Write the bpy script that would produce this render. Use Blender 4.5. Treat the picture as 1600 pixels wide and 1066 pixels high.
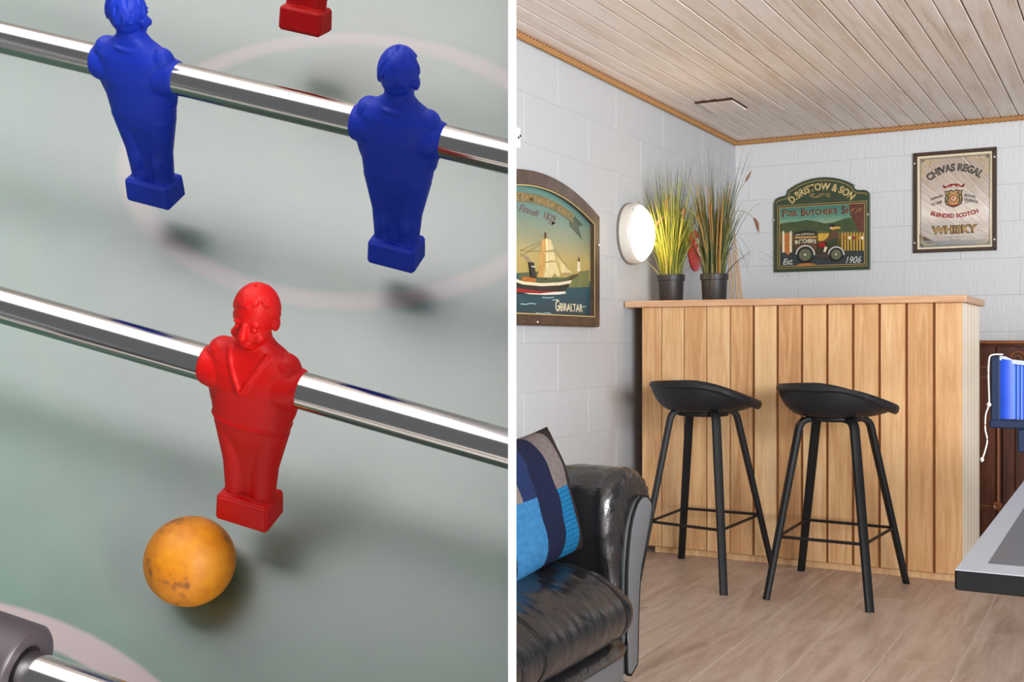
import bpy, bmesh, math, random
from mathutils import Vector, Matrix, noise
random.seed(7)
for o in list(bpy.data.objects): bpy.data.objects.remove(o)
S = bpy.context.scene
COL = S.collection
PI = math.pi
TH = math.radians(29.2)          # the camera looks this far left of the room's depth axis
FL = 1734.0                      # focal length in pixels of the 1600 px wide frame
CT, ST = math.cos(TH), math.sin(TH)

# ------------------------------------------------------------------ camera, world, lights, exposure
cd = bpy.data.cameras.new('camera'); cam = bpy.data.objects.new('camera', cd); COL.objects.link(cam)
cd.sensor_fit = 'HORIZONTAL'; cd.sensor_width = 36.0; cd.lens = FL / 1600 * 36.0
cd.clip_start = 0.02; cd.clip_end = 100
cam.location = (0, 0, 1.0); cam.rotation_euler = (PI / 2, 0, TH)
S.camera = cam
S.view_settings.view_transform = 'Standard'; S.view_settings.look = 'None'
S.view_settings.gamma = 1.0; S.view_settings.use_curve_mapping = False
S.view_settings.exposure = 0.0
W = bpy.data.worlds.new('world'); S.world = W; W.use_nodes = True
W.node_tree.nodes['Background'].inputs[0].default_value = (0.93, 0.97, 1.0, 1)
W.node_tree.nodes['Background'].inputs[1].default_value = 0.22

def area(name, loc, target, sx, sy, power, col=(1, 1, 1)):
    d = bpy.data.lights.new(name, 'AREA'); d.shape = 'RECTANGLE'; d.size = sx; d.size_y = sy
    d.energy = power; d.color = col
    o = bpy.data.objects.new(name, d); COL.objects.link(o)
    o.location = loc
    o.rotation_euler = (Vector(target) - Vector(loc)).to_track_quat('-Z', 'Y').to_euler()
    return o
area('window_daylight', (2.5, 0.2, 1.2), (-1.4, 5.2, 1.1), 2.2, 1.7, 450, (0.97, 0.985, 1.0))
area('overhead_softbox', (-0.45, -0.30, 2.14), (-0.45, -0.15, 0.9), 1.7, 1.5, 16.5, (0.95, 0.98, 1.04))  # added soft lamp under the ceiling, there to be reflected in the football field

# ------------------------------------------------------------------ helpers
def link(name, bm_or_me, m=None, parent=None, smooth=None):
    if isinstance(bm_or_me, bmesh.types.BMesh):
        me = bpy.data.meshes.new(name); bm_or_me.to_mesh(me); bm_or_me.free()
    else: me = bm_or_me
    if m is not None:
        me.materials.clear()
        for x in (m if isinstance(m, (list, tuple)) else [m]): me.materials.append(x)
    if smooth is not None:
        me.polygons.foreach_set('use_smooth', [True] * len(me.polygons))
        if smooth < 180: me.set_sharp_from_angle(angle=math.radians(smooth))
        me.update()
    o = bpy.data.objects.new(name, me); COL.objects.link(o)
    if parent is not None: o.parent = parent
    return o
def empty(name, label, cat, loc=(0, 0, 0), rz=0, group=None):
    o = bpy.data.objects.new(name, None); COL.objects.link(o); o.empty_display_size = .05
    o.location = loc; o.rotation_euler = (0, 0, rz); tag(o, label, cat, group); return o
def tag(o, label, cat, group=None):
    o['label'] = label; o['category'] = cat
    if group: o['group'] = group
    return o
def structure(o): o['kind'] = 'structure'; return o
def copy_tree(o, parent=None):
    c = o.copy(); COL.objects.link(c)
    if parent: c.parent = parent
    for ch in list(o.children): copy_tree(ch, c)
    return c
def box(bm, x0, x1, y0, y1, z0, z1, bev=0, seg=1):
    r = bmesh.ops.create_cube(bm, size=1)
    vs = r['verts']
    for v in vs: v.co = Vector(((x0 + x1) / 2 + v.co.x * (x1 - x0), (y0 + y1) / 2 + v.co.y * (y1 - y0), (z0 + z1) / 2 + v.co.z * (z1 - z0)))
    if bev > 0:
        es = {e for v in vs for e in v.link_edges}
        bmesh.ops.bevel(bm, geom=list(es), offset=bev, segments=seg, affect='EDGES', profile=.5)
    return bm
def boxm(*a, **k): return box(bmesh.new(), *a, **k)
def prism(bm, pts, y0, y1, bev=0, seg=1):
    """closed outline (x,z) extruded from y0 (front) to y1 (back)"""
    f = [bm.verts.new((x, y0, z)) for x, z in pts]; b = [bm.verts.new((x, y1, z)) for x, z in pts]
    n = len(pts); F = bm.faces.new(f); B = bm.faces.new(b[::-1])
    for i in range(n): bm.faces.new((f[i], b[i], b[(i + 1) % n], f[(i + 1) % n]))
    bmesh.ops.recalc_face_normals(bm, faces=list(bm.faces))
    if bev > 0: bmesh.ops.bevel(bm, geom=list(F.edges), offset=bev, segments=seg, affect='EDGES', profile=.5)
    return bm
def ringprism(bm, outer, inner, y0, y1):
    n = len(outer)
    V = [[bm.verts.new((x, y, z)) for x, z in P] for P, y in ((outer, y0), (inner, y0), (outer, y1), (inner, y1))]
    for i in range(n):
        j = (i + 1) % n
        for a, b in ((0, 1), (1, 3), (3, 2), (2, 0)): bm.faces.new((V[a][i], V[a][j], V[b][j], V[b][i]))
    bmesh.ops.recalc_face_normals(bm, faces=list(bm.faces)); return bm
def lathe(bm, prof, n=32, M=None, cap=True):
    """(r,z) profile turned about z"""
    rings = []
    for r, z in prof:
        rings.append([bm.verts.new((r * math.cos(2 * PI * i / n), r * math.sin(2 * PI * i / n), z)) for i in range(n)])
    for a, b in zip(rings, rings[1:]):
        for i in range(n): bm.faces.new((a[i], a[(i + 1) % n], b[(i + 1) % n], b[i]))
    if cap:
        bm.faces.new(rings[0][::-1]); bm.faces.new(rings[-1])
    vs = [v for R in rings for v in R]
    if M is not None: bmesh.ops.transform(bm, matrix=M, verts=vs)
    return bm
def sweep(bm, path, sec, ref=(0, 0, 1), scale=None, caps=True):
    """cross-section (a,b) carried along a path; a runs along ref x tangent, b along the rest"""
    P = [Vector(p) for p in path]; rings = []; ref = Vector(ref)
    for i, p in enumerate(P):
        t = (P[min(i + 1, len(P) - 1)] - P[max(i - 1, 0)]).normalized()
        s = ref.cross(t)
        if s.length < 1e-4: s = Vector((1, 0, 0)).cross(t)
        s.normalize(); w = t.cross(s); k = scale[i] if scale else 1
        rings.append([bm.verts.new(p + s * a * k + w * b * k) for a, b in sec])
    m = len(sec)
    for A, B in zip(rings, rings[1:]):
        for i in range(m): bm.faces.new((A[i], A[(i + 1) % m], B[(i + 1) % m], B[i]))
    if caps: bm.faces.new(rings[0][::-1]); bm.faces.new(rings[-1])
    return bm
def circ(r, n=10): return [(r * math.cos(2 * PI * i / n), r * math.sin(2 * PI * i / n)) for i in range(n)]
def rrect(a, b, r=.3, n=3):
    r *= min(a, b); out = []
    for cx, cy, s in ((a - r, b - r, 0), (-a + r, b - r, 1), (-a + r, -b + r, 2), (a - r, -b + r, 3)):
        for k in range(n): t = (s + k / (n - 1)) * PI / 2; out.append((cx + r * math.cos(t), cy + r * math.sin(t)))
    return out
def tube(bm, path, r, n=8, **k): return sweep(bm, path, circ(r, n), **k)
def bez(pts, n=12):
    """Catmull-Rom through the points"""
    P = [Vector(p) for p in pts]; P = [P[0] * 2 - P[1]] + P + [P[-1] * 2 - P[-2]]; out = []
    for i in range(1, len(P) - 2):
        for k in range(n):
            t = k / n; a, b, c, d = P[i - 1:i + 3]
            out.append(.5 * ((2 * b) + (c - a) * t + (2 * a - 5 * b + 4 * c - d) * t * t + (3 * b - a - 3 * c + d) * t ** 3))
    out.append(P[-2]); return out
def arc(cx, cz, r, a0, a1, n=16): return [(cx + r * math.cos(math.radians(a0 + (a1 - a0) * i / n)), cz + r * math.sin(math.radians(a0 + (a1 - a0) * i / n))) for i in range(n + 1)]

# ---- materials
def nt(name):
    m = bpy.data.materials.new(name); m.use_nodes = True; t = m.node_tree
    return m, t, t.nodes['Principled BSDF']
def N(t, k, **kw):
    n = t.nodes.new(k)
    for a, b in kw.items():
        if a.startswith('i_'): n.inputs[a[2:].replace('_', ' ')].default_value = b
        else: setattr(n, a, b)
    return n
def ramp(t, stops, interp='LINEAR'):
    r = t.nodes.new('ShaderNodeValToRGB'); r.color_ramp.interpolation = interp; e = r.color_ramp.elements
    while len(e) < len(stops): e.new(.5)
    for i, (p, c) in enumerate(stops): e[i].position = p; e[i].color = (*c, 1)
    return r
def srgb(r, g, b):
    f = lambda c: (c / 255 / 12.92) if c / 255 <= .04045 else ((c / 255 + .055) / 1.055) ** 2.4
    return (f(r), f(g), f(b))
def mat(name, col, rough=.5, metal=0, spec=.5, bump=0, bscale=60, var=0, coat=0, emit=None, es=0, ior=None):
    m, t, p = nt(name)
    p.inputs['Base Color'].default_value = (*col, 1); p.inputs['Roughness'].default_value = rough
    p.inputs['Metallic'].default_value = metal; p.inputs['Specular IOR Level'].default_value = spec
    p.inputs['Coat Weight'].default_value = coat
    if ior: p.inputs['IOR'].default_value = ior
    if emit: p.inputs['Emission Color'].default_value = (*emit, 1); p.inputs['Emission Strength'].default_value = es
    if bump or var:
        tc = N(t, 'ShaderNodeTexCoord'); nz = N(t, 'ShaderNodeTexNoise', i_Scale=bscale, i_Detail=4.0)
        t.links.new(tc.outputs['Object'], nz.inputs['Vector'])
        if bump:
            b = N(t, 'ShaderNodeBump', i_Strength=bump, i_Distance=.01); t.links.new(nz.outputs['Fac'], b.inputs['Height']); t.links.new(b.outputs['Normal'], p.inputs['Normal'])
        if var:
            r = ramp(t, [(.3, tuple(c * (1 - var) for c in col)), (.7, tuple(min(1, c * (1 + var)) for c in col))])
            t.links.new(nz.outputs['Fac'], r.inputs[0]); t.links.new(r.outputs[0], p.inputs['Base Color'])
    return m
def wood(name, stops, stretch=(12, 12, .9), scale=3.0, rough=.45, tone=.25, wave=0, bump=.05, rows=0.0, spec=.4):
    """grain along the axis with the small stretch value; every object gets its own tone and cut"""
    m, t, p = nt(name); L = t.links.new
    tc = N(t, 'ShaderNodeTexCoord'); oi = N(t, 'ShaderNodeObjectInfo')
    mul = N(t, 'ShaderNodeVectorMath', operation='SCALE'); mul.inputs[0].default_value = (37, 53, 29); L(oi.outputs['Random'], mul.inputs['Scale'])
    add = N(t, 'ShaderNodeVectorMath', operation='ADD'); L(tc.outputs['Object'], add.inputs[0]); L(mul.outputs[0], add.inputs[1])
    mp = N(t, 'ShaderNodeMapping'); mp.inputs['Scale'].default_value = stretch; L(add.outputs[0], mp.inputs['Vector'])
    n1 = N(t, 'ShaderNodeTexNoise', i_Scale=scale, i_Detail=6.0, i_Roughness=.62, i_Distortion=wave); L(mp.outputs[0], n1.inputs['Vector'])
    n2 = N(t, 'ShaderNodeTexNoise', i_Scale=scale * 9, i_Detail=3.0); L(mp.outputs[0], n2.inputs['Vector'])
    mx = N(t, 'ShaderNodeMath', operation='MULTIPLY_ADD'); L(n2.outputs['Fac'], mx.inputs[0]); mx.inputs[1].default_value = .22; L(n1.outputs['Fac'], mx.inputs[2])
    s1 = N(t, 'ShaderNodeMath', operation='SUBTRACT'); L(oi.outputs['Random'], s1.inputs[0]); s1.inputs[1].default_value = .5
    s2 = N(t, 'ShaderNodeMath', operation='MULTIPLY_ADD'); L(s1.outputs[0], s2.inputs[0]); s2.inputs[1].default_value = tone; L(mx.outputs[0], s2.inputs[2])
    s3 = N(t, 'ShaderNodeMath', operation='SUBTRACT'); L(s2.outputs[0], s3.inputs[0]); s3.inputs[1].default_value = .11
    r = ramp(t, stops); L(s3.outputs[0], r.inputs[0]); L(r.outputs[0], p.inputs['Base Color'])
    p.inputs['Roughness'].default_value = rough; p.inputs['Specular IOR Level'].default_value = spec
    b = N(t, 'ShaderNodeBump', i_Strength=bump, i_Distance=.004); L(mx.outputs[0], b.inputs['Height']); L(b.outputs['Normal'], p.inputs['Normal'])
    return m

M = {}
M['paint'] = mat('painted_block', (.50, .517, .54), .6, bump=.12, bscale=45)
M['mortar'] = mat('painted_joint', (.51, .522, .54), .7)
# brushed paint on the far wall: vertical strokes
m, t, p = nt('brushed_paint'); tc = N(t, 'ShaderNodeTexCoord'); mp = N(t, 'ShaderNodeMapping'); mp.inputs['Scale'].default_value = (70, 70, 6)
nz = N(t, 'ShaderNodeTexNoise', i_Scale=1.6, i_Detail=3.0); bp = N(t, 'ShaderNodeBump', i_Strength=.35, i_Distance=.008)
t.links.new(tc.outputs['Object'], mp.inputs[0]); t.links.new(mp.outputs[0], nz.inputs['Vector']); t.links.new(nz.outputs['Fac'], bp.inputs['Height']); t.links.new(bp.outputs['Normal'], p.inputs['Normal'])
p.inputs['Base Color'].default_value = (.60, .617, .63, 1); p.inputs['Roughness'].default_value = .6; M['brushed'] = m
M['ceil'] = wood('whitewashed_pine', [(.2, srgb(205, 182, 160)), (.45, srgb(232, 218, 206)), (.6, srgb(240, 229, 221)), (.8, srgb(246, 238, 232))], (9, .55, 9), 2.4, .55, .10, .6, .03)
M['ceil_gap'] = mat('ceiling_gap', srgb(150, 118, 96), .8)
M['floor'] = wood('oak_laminate', [(.2, srgb(158, 134, 118)), (.42, srgb(190, 167, 152)), (.58, srgb(206, 186, 172)), (.8, srgb(218, 200, 188))], (7, .8, 7), 1.7, .40, .10, 1.4, .02)
M['seam'] = mat('floor_seam', srgb(236, 228, 220), .6)
M['rope'] = mat('hemp_rope', srgb(176, 128, 78), .85, bump=.4, bscale=300, var=.2)
M['pine'] = wood('bar_plank', [(.15, srgb(178, 128, 82)), (.4, srgb(204, 156, 108)), (.55, srgb(216, 172, 124)), (.75, srgb(228, 192, 146)), (.95, srgb(238, 212, 172))], (14, 14, .9), 2.3, .42, .30, 1.0, .03)
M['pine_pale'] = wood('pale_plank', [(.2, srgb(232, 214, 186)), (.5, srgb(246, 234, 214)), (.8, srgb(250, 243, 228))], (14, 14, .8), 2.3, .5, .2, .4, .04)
M['pine_top'] = wood('counter_top', [(.2, srgb(165, 118, 84)), (.5, srgb(204, 160, 124)), (.8, srgb(222, 184, 150))], (.8, 12, 12), 2.5, .4, .1, .6, .03)
M['groove'] = mat('plank_groove', srgb(158, 106, 60), .7)
M['black'] = mat('black_stain', (.009, .009, .010), .5, spec=.3, bump=.05, bscale=200)
M['shell'] = mat('black_plastic', (.010, .011, .014), .46, spec=.4, bump=.06, bscale=500)
M['white'] = mat('white_gloss', (.92, .92, .92), .35)
M['divider'] = mat('white_board', (.95, .95, .95), .5)

# ------------------------------------------------------------------ room shell
XW, YB, ZC = -2.115, 6.567, 2.215
wl = structure(link('wall_left', boxm(XW - .12, XW - .0006, .6, YB + .1, 0, ZC + .06), M['mortar']))
wb = structure(link('wall_back', boxm(XW - .12, .9, YB + .0006, YB + .12, 0, ZC + .06), M['mortar']))
blk = {}
def block(parent, x, y, z, w, h, axis, m):
    key = (round(w, 3), round(h, 3), axis)
    if key not in blk:
        g = .0012
        if axis == 'x': bm = boxm(-w / 2 + g, w / 2 - g, -.0016, .03, -h / 2 + g, h / 2 - g, bev=.0022, seg=2)
        else: bm = boxm(-.03, .0016, -w / 2 + g, w / 2 - g, -h / 2 + g, h / 2 - g, bev=.0022, seg=2)
        o = link('block', bm, m, parent); blk[key] = o.data
    else:
        o = bpy.data.objects.new('block', blk[key]); COL.objects.link(o); o.parent = parent
    o.location = (x, y, z)
def course(parent, z0, z1, lo, hi, first, axis, m):
    x = first
    while x < hi:
        a, b = max(x, lo), min(x + .6, hi)
        if b - a > .03:
            if axis == 'x': block(parent, (a + b) / 2, YB, (z0 + z1) / 2, b - a, z1 - z0, 'x', m)
            else: block(parent, XW, (a + b) / 2, (z0 + z1) / 2, b - a, z1 - z0, 'y', m)
        x += .6
zs = [0, .05] + [.05 + .2 * k for k in range(1, 11)] + [ZC]
for k, (a, b) in enumerate(zip(zs, zs[1:])):
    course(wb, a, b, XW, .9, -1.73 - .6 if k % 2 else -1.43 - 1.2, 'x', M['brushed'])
zs = [0] + [.19 + .2 * k for k in range(0, 11)] + [ZC]
for k, (a, b) in enumerate(zip(zs, zs[1:])):
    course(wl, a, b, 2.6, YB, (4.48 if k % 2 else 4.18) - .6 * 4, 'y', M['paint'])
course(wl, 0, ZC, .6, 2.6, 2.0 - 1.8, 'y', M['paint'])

structure(link('wall_front', boxm(XW - .1, -1.25, -1.32, -1.2, 0, ZC), M['paint']))
ce = structure(link('ceiling', boxm(XW - .1, .9, -1.2, YB + .1, ZC + .012, ZC + .06), M['ceil_gap']))
bw = .0878; x = XW; bme = None
while x < .62:
    if bme is None:
        o = link('board', boxm(-bw / 2 + .0022, bw / 2 - .0022, -3.9, 3.9, 0, .012, bev=.0026, seg=1), M['ceil'], ce); bme = o.data
    else: o = bpy.data.objects.new('board', bme); COL.objects.link(o); o.parent = ce
    o.location = (x + bw / 2 + random.uniform(-.0006, .0006), YB - 3.9, ZC + random.uniform(-.0008, .0008)); x += bw

fl = structure(link('floor', boxm(XW - .1, 2.3, -.6, YB + .1, -.05, -.0012), M['seam']))
pw = .2235; pme = {}
for k in range(-7, 7):
    x0 = -1.135 + .2235 * k
    if x0 < XW - .2: continue
    y = -1.2 + (k * .47) % 1.3
    while y < YB:
        a, b = max(y, .2 if x0 < -.2 else .2), min(y + 1.3, YB)
        if b - a > .05:
            key = round(b - a, 3)
            if key not in pme:
                o = link('plank', boxm(-pw / 2 + .0016, pw / 2 - .0016, -(b - a) / 2 + .0008, (b - a) / 2 - .0008, -.012, 0, bev=.0004), M['floor'], fl); pme[key] = o.data
            else: o = bpy.data.objects.new('plank', pme[key]); COL.objects.link(o); o.parent = fl
            o.location = (x0 + pw / 2, (a + b) / 2, 0)
        y += 1.3

# twisted rope in the two ceiling corners
def rope(name, a, b, R=.0135):
    a, b = Vector(a), Vector(b); d = (b - a); L = d.length; d.normalize()
    s = d.cross(Vector((0, 0, 1))).normalized(); w = s.cross(d); bm = bmesh.new(); n = int(L / .012)
    for k in range(3):
        pts = []
        for i in range(n + 1):
            t = L * i / n; an = 2 * PI * (t / .085 + k / 3)
            pts.append(a + d * t + s * (math.cos(an) * R * .55) + w * (math.sin(an) * R * .55))
        tube(bm, pts, R * .58, 7)
    return structure(link(name, bm, M['rope'], None, 60))
rope('trim_1', (XW + .016, 2.9, ZC - .014), (XW + .016, YB - .01, ZC - .014))
rope('trim_2', (XW + .01, YB - .018, ZC - .014), (.75, YB - .018, ZC - .014))

# loose square hatch in the ceiling boards
h = empty('ceiling_hatch', 'small square hatch cut out of the whitewashed ceiling boards near the corner', 'hatch', (-1.84, 5.51, ZC))
M['gap_shade'] = mat('gap_shade', srgb(70, 40, 26), .9)  # dark colour painted as the shade in the gap, on solid strips
for i in range(2):
    o = link('hatch_board', boxm(-.043, .043, -.125, .125, -.006, .004, bev=.002), M['ceil'], h); o.location = (-.0435 + .087 * i, .004, -.006); o.rotation_euler = (math.radians(-1.2), 0, 0)
bm = bmesh.new(); box(bm, -.098, .096, -.141, -.128, -.010, .003); box(bm, .088, .096, -.141, .12, -.004, .003); box(bm, -.06, -.045, -.152, -.139, -.006, .002); box(bm, .0, .014, -.152, -.139, -.006, .002)
link('hatch_gap_shade', bm, M['gap_shade'], h)

# ------------------------------------------------------------------ bar counter
bar = empty('bar_counter', 'home bar counter clad in honey coloured vertical planks with a flat wooden top', 'bar counter', (-1.32, 5.19, 0))
def bp_(name, bm, m, **k): o = link(name, bm, m, bar, **k); o.matrix_parent_inverse = Matrix.Translation((1.32, -5.19, 0)); return o
bp_('carcass', boxm(-2.02, -.632, 4.907, 5.48, .03, 1.16), M['groove'])
px = [-2.028, -1.928, -1.817, -1.707, -1.596, -1.484, -1.375, -1.266, -1.156, -1.046, -.936, -.826, -.716, -.612]
for i, (a, b) in enumerate(zip(px, px[1:])):
    g = .0035 if i < 4 else .011
    if i == len(px) - 2: g = 0
    w = b - a - g
    o = link('front_plank', prism(bmesh.new(), [(-w / 2, 0), (w / 2, 0), (w / 2, 1.125), (-w / 2, 1.125)], -.012, .012, bev=.0028), M['pine'], bar)
    o.location = (a + w / 2 + 1.32, 4.902 - 5.19, .034)
py = [4.915, 5.023, 5.128, 5.236, 5.34, 5.41, 5.487]
for i, (a, b) in enumerate(zip(py, py[1:])):
    o = link('side_plank', boxm(-.011, .011, -(b - a) / 2 + .002, (b - a) / 2 - .002, 0, 1.125, bev=.002), M['pine_pale'], bar)
    o.location = (-.622 + 1.32, (a + b) / 2 - 5.19, .034)
bp_('plinth', boxm(-1.975, -.64, 4.922, 5.46, 0, .034, bev=.001), M['pine'])
bp_('counter_top', boxm(-2.105, -.592, 4.862, 5.525, 1.159, 1.189, bev=.004, seg=2), M['pine_top'])

# ------------------------------------------------------------------ bar stools
def make_stool(name, label, feet, tops, c, face, group):
    """feet / tops: four floor points and four frame corners, seat centre c"""
    r = empty(name, label, 'bar stool', (c[0], c[1], 0), 0, group); O = Vector((c[0], c[1], 0))
    sec = rrect(.018, .0115, .5, 3)
    for k in range(4):
        f, tp = Vector(feet[k]) - O, Vector(tops[k]) - O
        mid = Vector((0, 0, tp.z + .012)); d = (tp - f).normalized(); inn = (mid - tp).normalized()
        pts = [f + d * .001] + [f.lerp(tp, q) for q in (.25, .5, .75, .9)] + [tp - d * .035]
        for q in range(1, 6):
            u = q / 6; pts.append((tp - d * .035) * (1 - u) ** 2 + tp * 2 * u * (1 - u) + (tp + inn * .035) * u * u)
        pts += [tp + inn * .035, tp.lerp(mid, .6), mid]
        ref = Vector((-inn.y, inn.x, 0))
        sc = [.86, .9, .95, 1, 1] + [1] * (len(pts) - 5)
        bm = bmesh.new(); sweep(bm, pts, [(b, a) for a, b in sec], ref=ref, scale=sc)
        # trim the foot flat on the floor
        for v in bm.verts:
            if v.co.z < .004: v.co.z = 0
        bmesh.ops.recalc_face_normals(bm, faces=list(bm.faces))
        link('leg', bm, M['black'], r, 40)
    q = .345
    P = [(Vector(feet[k]) - O).lerp(Vector(tops[k]) - O, q) for k in range(4)]
    for a, b in ((0, 1), (1, 3), (3, 2), (2, 0)):
        bm = bmesh.new(); dz = Vector((0, 0, .012 if (a, b) in ((0, 1), (3, 2)) else 0))
        tube(bm, [P[a], P[b]], .0062, 8); link('footrest_bar', bm, M['black'], r, 40)
    bm = bmesh.new(); lathe(bm, [(.105, .682), (.11, .688), (.11, .697), (.1, .702)], 32); link('seat_plate', bm, M['black'], r, 40)
    bm = bmesh.new(); na, nr = 72, 14; rings = []
    def rim(a):
        cf = math.cos(a)                      # +1 front, -1 back
        R = .243 if cf > 0 else .222
        Rl = .222
        rx, ry = R * math.cos(a) + (.0 if cf < 0 else -.004), Rl * math.sin(a)
        k = (cf + 1) / 2; s = k * k * (3 - 2 * k)
        q = max(0, min(1, (cf + .25) / 1.25)); z = .819 - .074 * q * q * (1.6 - .6 * q)
        return rx, ry, z
    for j in range(nr + 1):
        u = j / nr; ring = []
        for i in range(na):
            a = 2 * PI * i / na; rx, ry, z = rim(a); cf = math.cos(a); p = 4.6 if cf < 0 else 4.6 - 1.6 * cf
            zz = .703 + (z - .703) * u ** p
            if cf > .3: zz -= .012 * (cf - .3) * max(0, u - .9) * 10 * .6
            ring.append(bm.verts.new((rx * u ** .8 if u else 0, ry * u ** .8 if u else 0, zz)) if u else None)
        rings.append(ring)
    for k_, d0, d1 in ((1.004, .006, .004), (.99, .010, .014), (.95, .012, .019)):    # rolled rim
        lip = []
        for i in range(na):
            a = 2 * PI * i / na; rx, ry, z = rim(a); f = max(0, math.cos(a)); lip.append(bm.verts.new((rx * k_, ry * k_, z - d0 - d1 * f)))
        rings.append(lip)
    c0 = bm.verts.new((0, 0, .703)); rings[0] = None
    for i in range(na): bm.faces.new((c0, rings[1][i], rings[1][(i + 1) % na]))
    for A, B in zip(rings[1:], rings[2:]):
        for i in range(na): bm.faces.new((A[i], B[i], B[(i + 1) % na], A[(i + 1) % na]))
    bmesh.ops.recalc_face_normals(bm, faces=list(bm.faces))
    bmesh.ops.rotate(bm, verts=list(bm.verts), cent=(0, 0, 0), matrix=Matrix.Rotation(face, 3, 'Z'))
    o = link('seat_shell', bm, M['shell'], r, 60)
    md = o.modifiers.new('thick', 'SOLIDIFY'); md.thickness = .013; md.offset = 0
    md = o.modifiers.new('round', 'BEVEL'); md.width = .006; md.segments = 4; md.limit_method = 'ANGLE'; md.angle_limit = math.radians(50)
    return r
make_stool('bar_stool', 'black bar stool nearer the bar\'s right end, its left front leg crossing the other stool', [(-1.236, 4.226, 0), (-.844, 4.213, 0), (-1.257, 4.826, 0), (-.813, 4.787, 0)],
           [(-1.150, 4.405, .686), (-.940, 4.395, .686), (-1.135, 4.605, .686), (-.925, 4.60, .686)], (-1.038, 4.50), math.radians(22), 'bar stools')
make_stool('bar_stool', 'black bar stool on the left, partly behind the leather sofa arm', [(-1.80, 4.30, 0), (-1.403, 4.219, 0), (-1.81, 4.835, 0), (-1.385, 4.83, 0)],
           [(-1.712, 4.455, .700), (-1.502, 4.415, .700), (-1.700, 4.645, .700), (-1.490, 4.640, .700)], (-1.602, 4.54), math.radians(22), 'bar stools')

# ------------------------------------------------------------------ measuring aid: pixel of the photograph -> point on a wall of the room
def ray(px, py):
    a = (px - 800) / FL; return Vector((a * CT - ST, a * ST + CT, -(py - 533) / FL))
def on_left(px, py): d = ray(px, py); q = d * (XW / d.x); return q.y, q.z + 1          # (y, z) on the left wall
def on_back(px, py, y=YB): d = ray(px, py); q = d * (y / d.y); return q.x, q.z + 1

# ------------------------------------------------------------------ lettering
DG = None
def letters(parent, text, x0, x1, z0, z1, y, m, shear=0.0, arcR=None, depth=.0006, bold=0.0, name='lettering', skew=0.0, taper=0.0):
    """flat painted or raised letters filling the box x0..x1, z0..z1 on a sign's front (facing -y); arcR bends the line up (+) or down (-)"""
    cu = bpy.data.curves.new('t', 'FONT'); cu.body = text; cu.resolution_u = 3; cu.shear = shear; cu.offset = bold; cu.extrude = 0
    o = bpy.data.objects.new('t', cu); COL.objects.link(o)
    me = bpy.data.meshes.new_from_object(o.evaluated_get(bpy.context.evaluated_depsgraph_get()))
    bpy.data.objects.remove(o); bpy.data.curves.remove(cu)
    bm = bmesh.new(); bm.from_mesh(me); bpy.data.meshes.remove(me)
    bmesh.ops.remove_doubles(bm, verts=list(bm.verts), dist=1e-5)
    xs = [v.co.x for v in bm.verts]; ys = [v.co.y for v in bm.verts]
    a, b, c, d = min(xs), max(xs), min(ys), max(ys)
    for v in bm.verts:
        u = (v.co.x - a) / (b - a); w = (v.co.y - c) / (d - c)
        if taper: w = w * (1 - taper * (1 - abs(2 * u - 1)))
        X = x0 + u * (x1 - x0); Z = z0 + w * (z1 - z0)
        if arcR:
            cx = (x0 + x1) / 2; R = abs(arcR); an = (X - cx) / R
            if arcR > 0: r = R + (Z - z0); X, Z = cx + r * math.sin(an), z0 - R + r * math.cos(an)
            else: r = R - (Z - z0); X, Z = cx + r * math.sin(an), z0 + R - r * math.cos(an)
        Z += skew * (X - x0)
        v.co = (X, y, Z)
    bmesh.ops.recalc_face_normals(bm, faces=list(bm.faces))
    if sum(f.normal.y for f in bm.faces) > 0: bmesh.ops.reverse_faces(bm, faces=list(bm.faces))
    r = bmesh.ops.extrude_face_region(bm, geom=list(bm.faces))
    for v in r['geom']:
        if isinstance(v, bmesh.types.BMVert): v.co.y -= depth
    return link(name, bm, m, parent)
def ribbon(bm, pts, w, y, d=.0006):
    """thin raised line along (x,z) points"""
    P = [Vector((a, 0, b)) for a, b in pts]; L, R = [], []
    for i, p in enumerate(P):
        t = (P[min(i + 1, len(P) - 1)] - P[max(i - 1, 0)]).normalized(); n = Vector((-t.z, 0, t.x))
        k = w / 2 * (w_t(i / (len(P) - 1)) if callable(w_t := ribbon.taper) else 1)
        L.append(p + n * k); R.append(p - n * k)
    ring = [(q.x, q.z) for q in L] + [(q.x, q.z) for q in R[::-1]]
    prism(bm, ring, y - d, y)
ribbon.taper = None
def spiral(cx, cz, r0, turns, a0=0, n=20, sx=1): return [(cx + sx * (r0 * (1 - .8 * i / n)) * math.cos(a0 + 2 * PI * turns * i / n), cz + (r0 * (1 - .8 * i / n)) * math.sin(a0 + 2 * PI * turns * i / n)) for i in range(n + 1)]
def poly(parent, name, pts, y, d, m, bev=0, **k): return link(name, prism(bmesh.new(), pts, y - d, y, bev=bev), m, parent, **k)
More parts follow.
